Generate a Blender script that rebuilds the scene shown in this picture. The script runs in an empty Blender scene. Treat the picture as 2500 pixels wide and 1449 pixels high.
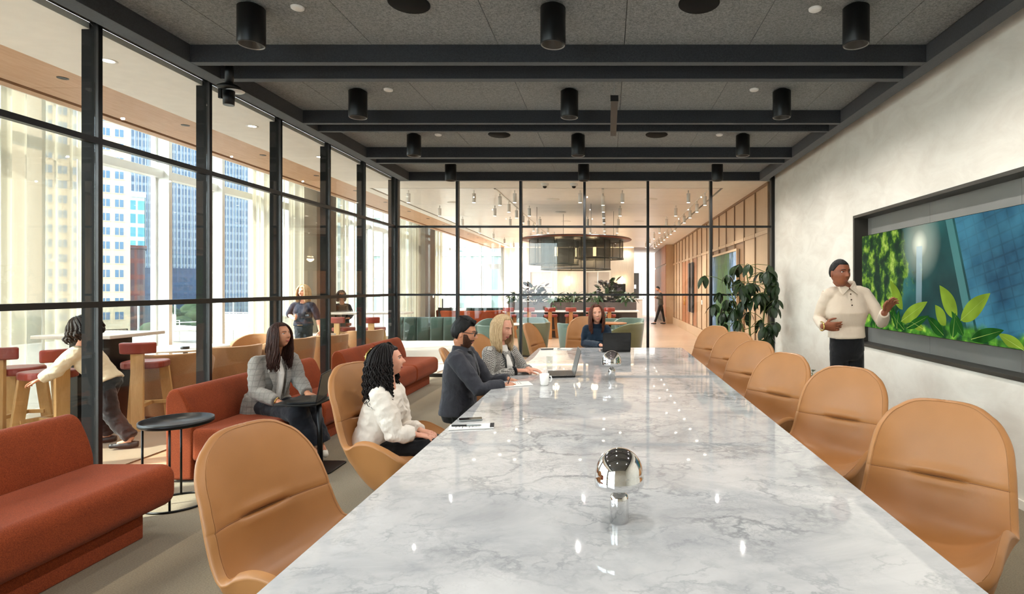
import bpy, bmesh, math, random
import numpy as np
from mathutils import Vector, Matrix, Quaternion
random.seed(7); np.random.seed(7)
SC = bpy.context.scene
COL = SC.collection
PI = math.pi

# ------------------------------------------------------------------ camera, sky, sun, exposure
F_PX, CX, HY, EYE = 1389.0, 1484.0, 702.0, 1.6     # focal length and vanishing point read off the photograph
cam_d = bpy.data.cameras.new('camera'); cam = bpy.data.objects.new('camera', cam_d); COL.objects.link(cam)
cam.location = (0, 0, EYE); cam.rotation_euler = (PI/2, 0, 0)
cam_d.sensor_width = 36; cam_d.lens = 36*F_PX/2500
cam_d.shift_x = -(CX-1250)/2500; cam_d.shift_y = (HY-724.5)/2500
cam_d.clip_start = 0.05; cam_d.clip_end = 1500
SC.camera = cam
vs = SC.view_settings
vs.view_transform = 'Standard'; vs.look = 'None'; vs.gamma = 1; vs.use_curve_mapping = False
vs.exposure = 1.12
world = bpy.data.worlds.new('sky'); SC.world = world; world.use_nodes = True
nt = world.node_tree; nt.nodes.clear()
wo = nt.nodes.new('ShaderNodeOutputWorld'); bg = nt.nodes.new('ShaderNodeBackground')
sky = nt.nodes.new('ShaderNodeTexSky'); sky.sky_type = 'NISHITA'; sky.sun_disc = False
sky.sun_elevation = math.radians(42); sky.sun_rotation = math.radians(235)
sky.air_density = 1.0; sky.dust_density = 3.0; sky.ozone_density = 1.0
mixs = nt.nodes.new('ShaderNodeMix'); mixs.data_type = 'RGBA'; mixs.inputs[0].default_value = 0.45
mixs.inputs[7].default_value = (9.0, 9.4, 10.0, 1)
nt.links.new(sky.outputs[0], mixs.inputs[6]); nt.links.new(mixs.outputs[2], bg.inputs[0])
bg.inputs[1].default_value = 0.88
nt.links.new(bg.outputs[0], wo.inputs[0])
sd = bpy.data.lights.new('sun', 'SUN'); sun = bpy.data.objects.new('sun', sd); COL.objects.link(sun)
SUN_DIR = Vector((-0.80, -0.42, 0.86)).normalized()          # towards the sun
sun.rotation_euler = SUN_DIR.to_track_quat('Z', 'Y').to_euler(); sun.location = (-30, -15, 40)
sd.energy = 9.5; sd.angle = math.radians(0.8); sd.color = (1.0, 0.93, 0.82)
SC.cycles.max_bounces = 8; SC.cycles.use_adaptive_sampling = True; SC.cycles.adaptive_threshold = 0.02; SC.cycles.transparent_max_bounces = 24; SC.cycles.diffuse_bounces = 4
SC.cycles.glossy_bounces = 4; SC.cycles.transmission_bounces = 6
SC.cycles.caustics_reflective = False; SC.cycles.caustics_refractive = False
SC.cycles.sample_clamp_indirect = 6.0
SC.cycles.use_denoising = True

def P(px, py, Y):            # a photo pixel at depth Y -> world point
    return Vector(((px-CX)*Y/F_PX, Y, EYE-(py-HY)*Y/F_PX))

# ------------------------------------------------------------------ object helpers
def link(o, parent=None):
    COL.objects.link(o)
    if parent is not None: o.parent = parent
    return o
def tag(o, label=None, cat=None, group=None, kind=None):
    if label: o['label'] = label
    if cat: o['category'] = cat
    if group: o['group'] = group
    if kind: o['kind'] = kind
    return o
def thing(name, label, cat, loc=(0,0,0), rz=0.0, group=None, s=1.0):
    o = bpy.data.objects.new(name, None); o.empty_display_size = 0.1
    o.location = loc; o.rotation_euler = (0,0,rz); o.scale = (s,s,s)
    link(o); return tag(o, label, cat, group)
def dup(root, loc, rz=0.0, label=None, group=None, s=None, name=None):
    def cp(o, par):
        c = o.copy(); COL.objects.link(c); c.parent = par
        for ch in kids[o.name]: cp(ch, c)
        return c
    kids = {}
    def gather(o):
        kids[o.name] = list(o.children)
        for ch in o.children: gather(ch)
    gather(root)
    r = cp(root, None); r.location = loc; r.rotation_euler = (0,0,rz)
    if s is not None: r.scale = (s,s,s)
    if label: r['label'] = label
    if group: r['group'] = group
    return r

class MB:
    """collects simple shapes and links them as ONE mesh object"""
    def __init__(s): s.v=[]; s.f=[]; s.m=[]; s.sm=[]
    def add(s, vs, fs, mi=0, smooth=False):
        b=len(s.v); s.v.extend([tuple(p) for p in vs])
        for f in fs:
            s.f.append(tuple(b+i for i in f)); s.m.append(mi); s.sm.append(smooth)
        return s
    def box(s, x0,y0,z0,x1,y1,z1, mi=0):
        if x0>x1:x0,x1=x1,x0
        if y0>y1:y0,y1=y1,y0
        if z0>z1:z0,z1=z1,z0
        v=[(x0,y0,z0),(x1,y0,z0),(x1,y1,z0),(x0,y1,z0),(x0,y0,z1),(x1,y0,z1),(x1,y1,z1),(x0,y1,z1)]
        return s.add(v,[(0,3,2,1),(4,5,6,7),(0,1,5,4),(1,2,6,5),(2,3,7,6),(3,0,4,7)],mi)
    def prism(s, poly, z0, z1, mi=0, smooth=False):          # poly in xy, counter-clockwise
        n=len(poly); v=[(x,y,z0) for x,y in poly]+[(x,y,z1) for x,y in poly]
        s.add(v,[tuple(range(n-1,-1,-1)),tuple(range(n,2*n))],mi)
        b=len(s.v)-2*n
        for i in range(n):
            j=(i+1)%n; s.f.append((b+i,b+j,b+n+j,b+n+i)); s.m.append(mi); s.sm.append(smooth)
        return s
    def extr(s, poly, axis, a0, a1, mi=0, smooth=False):                   # poly (u,v) extruded along axis 'x' or 'y'
        n=len(poly)
        if axis=='y': mk=lambda u,v,a:(u,a,v)
        else: mk=lambda u,v,a:(a,u,v)
        v=[mk(u,w,a0) for u,w in poly]+[mk(u,w,a1) for u,w in poly]
        fs=[tuple(range(n)),tuple(range(2*n-1,n-1,-1))]+[(i,n+i,n+(i+1)%n,(i+1)%n) for i in range(n)]
        s.add(v,fs,mi,smooth)
        s.sm[-n-2]=s.sm[-n-1]=False
        return s
    def tube(s, pts, rad, seg=10, mi=0, caps=True, smooth=True, flat=1.0, up=None):
        pts=[Vector(p) for p in pts]; n=len(pts)
        if not hasattr(rad,'__len__'): rad=[rad]*n
        rings=[]; prev=None
        for i,p in enumerate(pts):
            t=(pts[min(i+1,n-1)]-pts[max(i-1,0)])
            if t.length<1e-9: t=Vector((0,0,1))
            t.normalize()
            if prev is None:
                a=Vector(up) if up is not None else (Vector((0,0,1)) if abs(t.z)<.9 else Vector((1,0,0)))
                u=t.cross(a)
                if u.length<1e-6: u=t.cross(Vector((0,1,0)))
                u.normalize()
            else:
                u=prev-t*prev.dot(t)
                if u.length<1e-6: u=t.orthogonal()
                u.normalize()
            prev=u; w=t.cross(u)
            rings.append([p+u*math.cos(2*PI*k/seg)*rad[i]+w*math.sin(2*PI*k/seg)*rad[i]*flat for k in range(seg)])
        v=[q for r in rings for q in r]; fs=[]
        for i in range(n-1):
            for k in range(seg):
                a=i*seg+k; b=i*seg+(k+1)%seg; fs.append((a,b,b+seg,a+seg))
        s.add(v,fs,mi,smooth)
        if caps: 
            b=len(s.v)-len(v)
            s.f.append(tuple(b+k for k in range(seg-1,-1,-1))); s.m.append(mi); s.sm.append(False)
            s.f.append(tuple(b+(n-1)*seg+k for k in range(seg))); s.m.append(mi); s.sm.append(False)
        return s
    def cyl(s, x,y,z0,z1,r,seg=24,mi=0,r1=None):
        return s.tube([(x,y,z0),(x,y,z1)],[r,r if r1 is None else r1],seg,mi)
    def lathe(s, prof, c=(0,0,0), seg=32, mi=0, smooth=True): # prof [(r,z)] bottom to top
        v=[];fs=[];n=len(prof)
        for r,z in prof:
            for k in range(seg):
                a=2*PI*k/seg; v.append((c[0]+r*math.cos(a),c[1]+r*math.sin(a),c[2]+z))
        for i in range(n-1):
            for k in range(seg):
                a=i*seg+k; b=i*seg+(k+1)%seg; fs.append((a,b,b+seg,a+seg))
        return s.add(v,fs,mi,smooth)
    def sph(s, c, r, seg=16, rings=10, mi=0, R=None):         # r float or (rx,ry,rz)
        if not hasattr(r,'__len__'): r=(r,r,r)
        v=[];fs=[];c=Vector(c)
        for i in range(rings+1):
            th=PI*i/rings
            for k in range(seg):
                a=2*PI*k/seg
                p=Vector((r[0]*math.sin(th)*math.cos(a),r[1]*math.sin(th)*math.sin(a),-r[2]*math.cos(th)))
                if R is not None: p=R@p
                v.append(c+p)
        for i in range(rings):
            for k in range(seg):
                a=i*seg+k; b=i*seg+(k+1)%seg; fs.append((a,b,b+seg,a+seg))
        return s.add(v,fs,mi,True)
    def grid(s, fn, nu, nv, mi=0, smooth=True, closed_u=False):
        v=[fn(i/(nu if closed_u else nu-1), j/(nv-1)) for j in range(nv) for i in range(nu)]; fs=[]
        for j in range(nv-1):
            for i in range(nu if closed_u else nu-1):
                a=j*nu+i; b=j*nu+(i+1)%nu; fs.append((a,b,b+nu,a+nu))
        return s.add(v,fs,mi,smooth)
    def mesh(s, name, mats):
        me=bpy.data.meshes.new(name); me.from_pydata(s.v,[],s.f)
        if not isinstance(mats,(list,tuple)): mats=[mats]
        for m in mats: me.materials.append(m)
        me.polygons.foreach_set('material_index', s.m); me.polygons.foreach_set('use_smooth', s.sm)
        me.update(); return me
    def build(s, name, mats, parent=None, bevel=0.0, sub=0, loc=None, segs=2, label=None):
        o=bpy.data.objects.new(name, s.mesh(name,mats))
        if loc is not None: o.location=loc
        if bevel>0:
            b=o.modifiers.new('bevel','BEVEL'); b.width=bevel; b.segments=segs; b.limit_method='ANGLE'; b.angle_limit=0.6
            b.harden_normals=False
        if sub>0:
            b=o.modifiers.new('smooth','SUBSURF'); b.levels=sub; b.render_levels=sub
        if label: o['label']=label
        return link(o,parent)
def inst(name, mesh, parent=None, loc=(0,0,0), rot=(0,0,0), sc=(1,1,1)):
    o=bpy.data.objects.new(name, mesh); o.location=loc; o.rotation_euler=rot; o.scale=sc
    return link(o,parent)
def structure(o): o['kind']='structure'; return o
def rrect(x0,y0,x1,y1,r,n=6):
    out=[]
    for cx,cy,a0 in ((x1-r,y0+r,-PI/2),(x1-r,y1-r,0),(x0+r,y1-r,PI/2),(x0+r,y0+r,PI)):
        for k in range(n+1):
            a=a0+PI/2*k/n; out.append((cx+r*math.cos(a),cy+r*math.sin(a)))
    return out
def circ(x,y,r,n=32): return [(x+r*math.cos(2*PI*k/n), y+r*math.sin(2*PI*k/n)) for k in range(n)]
# ------------------------------------------------------------------ materials
def C(h):
    h=h.lstrip('#'); r=[int(h[i:i+2],16)/255 for i in (0,2,4)]
    return tuple((c/12.92 if c<=.04045 else ((c+.055)/1.055)**2.4) for c in r)+(1,)
class N:
    def __init__(s,name):
        s.m=bpy.data.materials.new(name); s.m.use_nodes=True; s.t=s.m.node_tree; s.t.nodes.clear()
        s.out=s.t.nodes.new('ShaderNodeOutputMaterial'); s.b=None
    def n(s,ty,**kw):
        x=s.t.nodes.new(ty)
        for k,v in kw.items():
            if k.startswith('i_'):
                kk=k[2:]; x.inputs[int(kk) if kk.isdigit() else kk.replace('_',' ')].default_value=v
            else: setattr(x,k,v)
        return x
    def l(s,a,b): s.t.links.new(a,b)
    def bsdf(s,col=(.5,.5,.5,1),rough=.5,metal=0,spec=.5,sheen=0,coat=0,trans=0):
        b=s.n('ShaderNodeBsdfPrincipled'); s.b=b
        if col is not None: b.inputs['Base Color'].default_value=col
        b.inputs['Roughness'].default_value=rough; b.inputs['Metallic'].default_value=metal
        b.inputs['Specular IOR Level'].default_value=spec
        b.inputs['Sheen Weight'].default_value=sheen; b.inputs['Coat Weight'].default_value=coat
        s.l(b.outputs[0],s.out.inputs[0]); return b
    def co(s,scale=(1,1,1),kind='Object',rot=(0,0,0)):
        tc=s.n('ShaderNodeTexCoord'); mp=s.n('ShaderNodeMapping'); mp.inputs['Scale'].default_value=scale
        mp.inputs['Rotation'].default_value=rot
        s.l(tc.outputs[kind],mp.inputs[0]); return mp.outputs[0]
    def noise(s,vec,scale,detail=3,rough=.5,dist=0):
        x=s.n('ShaderNodeTexNoise'); x.inputs['Scale'].default_value=scale; x.inputs['Detail'].default_value=detail
        x.inputs['Roughness'].default_value=rough; x.inputs['Distortion'].default_value=dist
        if vec is not None: s.l(vec,x.inputs['Vector'])
        return x.outputs[0]
    def ramp(s,fac,stops,interp='LINEAR'):
        r=s.n('ShaderNodeValToRGB'); r.color_ramp.interpolation=interp; e=r.color_ramp.elements
        while len(e)<len(stops): e.new(.5)
        for k,(p,c) in enumerate(stops): e[k].position=p; e[k].color=c
        s.l(fac,r.inputs[0]); return r.outputs[0]
    def mix(s,fac,a,b,mode='MIX'):
        x=s.n('ShaderNodeMix'); x.data_type='RGBA'; x.blend_type=mode
        for v,i in ((fac,0),(a,6),(b,7)):
            if hasattr(v,'is_linked') : s.l(v,x.inputs[i])
            else: x.inputs[i].default_value=v
        return x.outputs[2]
    def math(s,op,a,b=0.0,c=0.0,clamp=False):
        x=s.n('ShaderNodeMath'); x.operation=op; x.use_clamp=clamp
        for i,v in enumerate((a,b,c)):
            if hasattr(v,'is_linked'): s.l(v,x.inputs[i])
            else: x.inputs[i].default_value=v
        return x.outputs[0]
    def bump(s,h,strength=.2,dist=.01):
        x=s.n('ShaderNodeBump'); x.inputs['Strength'].default_value=strength; x.inputs['Distance'].default_value=dist
        s.l(h,x.inputs['Height']); s.l(x.outputs[0],s.b.inputs['Normal']); return x.outputs[0]
def M_plain(name,hexc,rough=.5,metal=0,spec=.5,var=.12,scale=8,sheen=0,coat=0,bump=0,bscale=200,bdist=.002):
    m=N(name); c=C(hexc); b=m.bsdf(c,rough,metal,spec,sheen,coat)
    v=m.co(); n=m.noise(v,scale,4)
    d=tuple(x*(1-var) for x in c[:3])+(1,); e=tuple(min(1,x*(1+var)) for x in c[:3])+(1,)
    m.l(m.ramp(n,[(.3,d),(.7,e)]),b.inputs['Base Color'])
    if bump>0: m.bump(m.noise(v,bscale,2),bump,bdist)
    return m.m
def M_fabric(name,hexc,hex2=None,scale=350,rough=.9,sheen=.3,bump=.35,var=.15):
    m=N(name); c=C(hexc); c2=C(hex2) if hex2 else tuple(x*.6 for x in c[:3])+(1,); b=m.bsdf(c,rough,0,.25,sheen)
    v=m.co(); n=m.noise(v,scale,2,.7); n2=m.noise(v,3.5,3)
    col=m.ramp(n,[(.35,c2),(.65,c)])
    d=tuple(1-var for _ in range(3))+(1,)
    m.l(m.mix(1.0,col,m.ramp(n2,[(.3,d),(.7,(1,1,1,1))]),'MULTIPLY'),b.inputs['Base Color'])
    m.bump(n,bump,.003); return m.m
def M_wood(name,h1,h2,scale=(1,12,12),rough=.45,bands=3.0,rot=(0,0,0),kind='Object'):
    m=N(name); b=m.bsdf(None,rough,0,.4)
    v=m.co(scale,kind,rot); n=m.noise(v,bands,6,.6,1.5); n2=m.noise(v,bands*9,3)
    f=m.math('ADD',m.math('MULTIPLY',n,.75),m.math('MULTIPLY',n2,.25))
    m.l(m.ramp(f,[(.3,C(h2)),(.65,C(h1))]),b.inputs['Base Color'])
    m.bump(n2,.08,.002); return m.m
def M_metal(name,hexc,rough=.2):
    m=N(name); b=m.bsdf(C(hexc),rough,1,.5); v=m.co((40,40,2))
    n=m.noise(v,8,2); m.l(m.math('ADD',m.math('MULTIPLY',n,.06),rough-.03),b.inputs['Roughness']); return m.m
def M_glass(name,tint='#eef6f2',refl=1.0,ior=1.5):
    m=N(name); t=m.n('ShaderNodeBsdfTransparent'); t.inputs[0].default_value=C(tint)
    g=m.n('ShaderNodeBsdfGlossy'); g.inputs['Roughness'].default_value=.01; g.inputs[0].default_value=(1,1,1,1)
    ge=m.n('ShaderNodeNewGeometry'); dt=m.n('ShaderNodeVectorMath'); dt.operation='DOT_PRODUCT'
    m.l(ge.outputs['Normal'],dt.inputs[0]); m.l(ge.outputs['Incoming'],dt.inputs[1])
    cs=m.math('SUBTRACT',1.0,m.math('ABSOLUTE',dt.outputs['Value']),clamp=True)
    fr=m.math('MULTIPLY_ADD',m.math('POWER',cs,5.0),.5*refl,.03*refl)
    mx=m.n('ShaderNodeMixShader'); m.l(fr,mx.inputs[0])
    m.l(t.outputs[0],mx.inputs[1]); m.l(g.outputs[0],mx.inputs[2]); m.l(mx.outputs[0],m.out.inputs[0]); return m.m
def M_emit(name,hexc,strength,var=.03):
    m=N(name); e=m.n('ShaderNodeEmission'); e.inputs[1].default_value=strength
    v=m.co(); c=C(hexc); n=m.noise(v,6,1); d=tuple(x*(1-var) for x in c[:3])+(1,)
    m.l(m.ramp(n,[(.3,d),(.7,c)]),e.inputs[0]); m.l(e.outputs[0],m.out.inputs[0]); return m.m

MAT={}
def mk_marble():
    m=N('marble'); b=m.bsdf(None,.025,0,.5)
    v=m.co((.8,1.0,1.0),rot=(0,0,.9))
    big=m.noise(v,1.3,6,.6,1.2)
    w=m.n('ShaderNodeVectorMath'); w.operation='MULTIPLY_ADD'
    nz=m.n('ShaderNodeTexNoise'); nz.inputs['Scale'].default_value=2.6; nz.inputs['Detail'].default_value=7; nz.inputs['Roughness'].default_value=.62
    m.l(v,nz.inputs['Vector']); m.l(nz.outputs[1],w.inputs[0]); w.inputs[1].default_value=(.75,.75,.75); m.l(v,w.inputs[2])
    def vein(scale,lo,hi):
        vo=m.n('ShaderNodeTexVoronoi'); vo.feature='DISTANCE_TO_EDGE'; vo.inputs['Scale'].default_value=scale
        m.l(w.outputs[0],vo.inputs['Vector'])
        return m.ramp(vo.outputs['Distance'],[(lo,(1,1,1,1)),(hi,(0,0,0,1))])
    v1=vein(2.3,0,.055); v2=vein(7.5,0,.10)
    mask=m.ramp(m.noise(v,2.2,4),[(.42,(0,0,0,1)),(.66,(1,1,1,1))])
    mask2=m.ramp(m.noise(v,4.2,5),[(.45,(0,0,0,1)),(.62,(1,1,1,1))])
    base=m.ramp(big,[(.33,C('#a4a5a6')),(.46,C('#bfbfbe')),(.58,C('#cecdcb')),(.72,C('#dad9d7'))])
    a=m.mix(m.math('MULTIPLY',m.math('MULTIPLY',v1,mask),.75),base,C('#6f7275'))
    a=m.mix(m.math('MULTIPLY',m.math('MULTIPLY',v2,mask2),.62),a,C('#8f9293'))
    v3=vein(17,0,.10); a=m.mix(m.math('MULTIPLY',m.math('MULTIPLY',v3,mask),.35),a,C('#86888a'))
    cloud=m.ramp(m.noise(w.outputs[0],5.5,6,.7),[(.52,(0,0,0,1)),(.72,(1,1,1,1))])
    a=m.mix(m.math('MULTIPLY',cloud,.34),a,C('#9b9d9e'))
    m.l(a,b.inputs['Base Color']); return m.m
def mk_carpet():
    m=N('carpet'); b=m.bsdf(None,.97,0,.1,.2); v=m.co((1,1,1)); n=m.noise(v,420,2,.8); w=m.co((60,180,1)); n3=m.noise(w,1.5,3)
    n2=m.noise(v,1.2,3)
    a=m.ramp(m.math('ADD',m.math('MULTIPLY',n,.6),m.math('MULTIPLY',n3,.4)),[(.35,C('#5f5340')),(.5,C('#8a7b62')),(.66,C('#a6977c'))])
    m.l(m.mix(1.0,a,m.ramp(n2,[(.3,(.82,.82,.82,1)),(.7,(1,1,1,1))]),'MULTIPLY'),b.inputs['Base Color']); m.bump(n,.5,.004); return m.m
def mk_felt(name='felt',a='#24262a',bb='#3a3b3d'):
    m=N(name); b=m.bsdf(None,.95,0,.12,.3); v=m.co(); n=m.noise(v,170,3,.9); n2=m.noise(v,60,2)
    m.l(m.ramp(m.math('ADD',m.math('MULTIPLY',n,.7),m.math('MULTIPLY',n2,.3)),[(.38,C(a)),(.62,C(bb))]),b.inputs['Base Color']); m.bump(n,.4,.003); return m.m
def mk_leather(name,h1,h2,rough=.42):
    m=N(name); b=m.bsdf(None,rough,0,.45,.05); v=m.co(); n=m.noise(v,2.2,3); vo=m.n('ShaderNodeTexVoronoi'); vo.inputs['Scale'].default_value=420; m.l(v,vo.inputs['Vector'])
    m.l(m.ramp(n,[(.3,C(h2)),(.7,C(h1))]),b.inputs['Base Color']); m.bump(vo.outputs['Distance'],.12,.001)
    m.l(m.math('ADD',m.math('MULTIPLY',m.noise(v,12,2),.12),rough-.06),b.inputs['Roughness']); return m.m
def mk_plaster(name,h1,h2):
    m=N(name); b=m.bsdf(None,.7,0,.25); v=m.co((1,1,2.2)); n=m.noise(v,1.7,6,.65,.6); n2=m.noise(v,45,3)
    m.l(m.ramp(n,[(.35,C(h2)),(.6,C(h1))]),b.inputs['Base Color']); m.bump(n2,.08,.003); return m.m
def mk_curtain():
    m=N('sheer_curtain'); v=m.co((1,1,1)); n=m.noise(v,350,2,.7)
    d=m.n('ShaderNodeBsdfDiffuse'); tl=m.n('ShaderNodeBsdfTranslucent'); tp=m.n('ShaderNodeBsdfTransparent')
    c=m.ramp(n,[(.3,C('#a89e88')),(.7,C('#c4bba8'))]); m.l(c,d.inputs[0]); m.l(c,tl.inputs[0])
    a=m.n('ShaderNodeMixShader'); a.inputs[0].default_value=.55; m.l(d.outputs[0],a.inputs[1]); m.l(tl.outputs[0],a.inputs[2])
    e=m.n('ShaderNodeMixShader'); m.l(m.ramp(n,[(.4,(.12,.12,.12,1)),(.6,(.38,.38,.38,1))]),e.inputs[0])
    m.l(a.outputs[0],e.inputs[1]); m.l(tp.outputs[0],e.inputs[2]); m.l(e.outputs[0],m.out.inputs[0]); return m.m
def mk_mesh_shade():
    m=N('metal_mesh'); b=m.bsdf(C('#3b3a34'),.4,.8,.5); tp=m.n('ShaderNodeBsdfTransparent')
    v=m.co((1,1,1)); w=m.n('ShaderNodeTexNoise'); w.inputs['Scale'].default_value=90; m.l(v,w.inputs['Vector'])
    mx=m.n('ShaderNodeMixShader'); m.l(m.ramp(w.outputs[0],[(.4,(.30,.30,.30,1)),(.6,(.48,.48,.48,1))]),mx.inputs[0])
    m.l(b.outputs[0],mx.inputs[1]); m.l(tp.outputs[0],mx.inputs[2]); m.l(mx.outputs[0],m.out.inputs[0]); return m.m
def mk_floor_wood():
    m=N('oak_floor'); b=m.bsdf(None,.28,0,.45); v=m.co((1,1,1))
    br=m.n('ShaderNodeTexBrick'); br.offset=.37; br.inputs['Scale'].default_value=1; br.inputs['Mortar Size'].default_value=.0025
    br.inputs['Brick Width'].default_value=1.6; br.inputs['Row Height'].default_value=.13
    br.inputs['Color1'].default_value=C('#b39274'); br.inputs['Color2'].default_value=C('#c0a084'); br.inputs['Mortar'].default_value=C('#8a6238')
    m.l(v,br.inputs['Vector']); g=m.noise(m.co((1.5,30,1)),3,5,.6)
    m.l(m.mix(1.0,br.outputs[0],m.ramp(g,[(.3,(.74,.72,.70,1)),(.7,(1,1,1,1))]),'MULTIPLY'),b.inputs['Base Color']); return m.m
def mk_rug(name,h1,h2,sc=9):
    m=N(name); b=m.bsdf(None,.95,0,.1,.2); sc=sc*4; v=m.co((1,1,1),rot=(0,0,.6)); w=m.n('ShaderNodeTexWave'); w.inputs['Scale'].default_value=sc; w.inputs['Distortion'].default_value=4; w.inputs['Detail'].default_value=3
    m.l(v,w.inputs['Vector']); m.l(m.ramp(w.outputs[1],[(.2,C(h2)),(.8,C(h1))]),b.inputs['Base Color']); m.bump(w.outputs[1],.5,.01); return m.m
def mk_plaid():
    m=N('plaid_wool'); b=m.bsdf(None,.9,0,.2,.2); v=m.co((1,1,1))
    def band(axis,sc,w):
        sp=m.n('ShaderNodeSeparateXYZ'); m.l(v,sp.inputs[0]); f=m.math('FRACT',m.math('MULTIPLY',sp.outputs[axis],sc)); return m.math('LESS_THAN',f,w)
    a=m.math('ADD',band(0,22,.14),band(2,20,.14),clamp=True); n=m.noise(v,500,2,.8)
    base=m.ramp(n,[(.35,C('#6f6b66')),(.65,C('#9d9891'))])
    m.l(m.mix(m.math('MULTIPLY',a,.35),base,C('#4e4a47')),b.inputs['Base Color']); m.bump(n,.4,.002); return m.m
def mk_hound():
    m=N('houndstooth_knit'); b=m.bsdf(None,.9,0,.2,.2); v=m.co((1,1,1),rot=(0,.5,0))
    ck=m.n('ShaderNodeTexChecker'); ck.inputs['Scale'].default_value=135; ck.inputs['Color1'].default_value=C('#111113'); ck.inputs['Color2'].default_value=C('#c9c5bd')
    m.l(v,ck.inputs['Vector']); m.l(ck.outputs[0],b.inputs['Base Color']); m.bump(ck.outputs[1],.3,.002); return m.m
def mk_skin(name,h1,h2,h3=None):
    m=N(name); b=m.bsdf(None,.48,0,.4); b.inputs['Subsurface Weight'].default_value=.08; b.inputs['Subsurface Radius'].default_value=(.02,.008,.004)
    v=m.co(); n=m.noise(v,14,4,.6); m.l(m.ramp(n,[(.3,C(h2)),(.7,C(h1))]),b.inputs['Base Color']); m.bump(m.noise(v,180,3),.1,.001); return m.m
def mk_hair(name,h1,h2,scale=(90,90,9)):
    m=N(name); b=m.bsdf(None,.5,0,.25); v=m.co(scale); n=m.noise(v,1.6,4,.6,.4); m.l(m.ramp(n,[(.32,C(h2)),(.68,C(h1))]),b.inputs['Base Color']); m.bump(n,.7,.006); return m.m
def mk_cloth(name,h,var=.25,bump=.5,fold=9,rough=.85):
    m=N(name); c=C(h); b=m.bsdf(None,rough,0,.25,.15); v=m.co((1,1,.7)); n=m.noise(v,fold,3,.55,.8); k=m.noise(v,450,2,.7)
    d=tuple(x*(1-var) for x in c[:3])+(1,); m.l(m.ramp(k,[(.3,d),(.7,c)]),b.inputs['Base Color']); m.bump(n,bump,.03); return m.m
def mk_tower(name,h1,h2,glass,fl=1.0):
    m=N(name); b=m.bsdf(None,.35,0,.5); tc=m.n('ShaderNodeTexCoord'); sp=m.n('ShaderNodeSeparateXYZ'); m.l(tc.outputs['Object'],sp.inputs[0])
    xy=m.math('ADD',sp.outputs[0],sp.outputs[1]); fx=m.math('FRACT',m.math('MULTIPLY',xy,.55*fl)); fz=m.math('FRACT',m.math('MULTIPLY',sp.outputs[2],.28*fl))
    v=m.math('GREATER_THAN',fx,.22); h=m.math('GREATER_THAN',fz,.3); w=m.math('MULTIPLY',v,h)
    cell=m.n('ShaderNodeTexWhiteNoise'); cc=m.n('ShaderNodeCombineXYZ'); m.l(m.math('FLOOR',m.math('MULTIPLY',xy,.55*fl)),cc.inputs[0]); m.l(m.math('FLOOR',m.math('MULTIPLY',sp.outputs[2],.28*fl)),cc.inputs[1]); m.l(cc.outputs[0],cell.inputs[0])
    gl=m.mix(m.math('MULTIPLY',cell.outputs[0],.6),C(glass),C(h2))
    m.l(m.mix(w,C(h1),gl),b.inputs['Base Color']); return m.m

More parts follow.
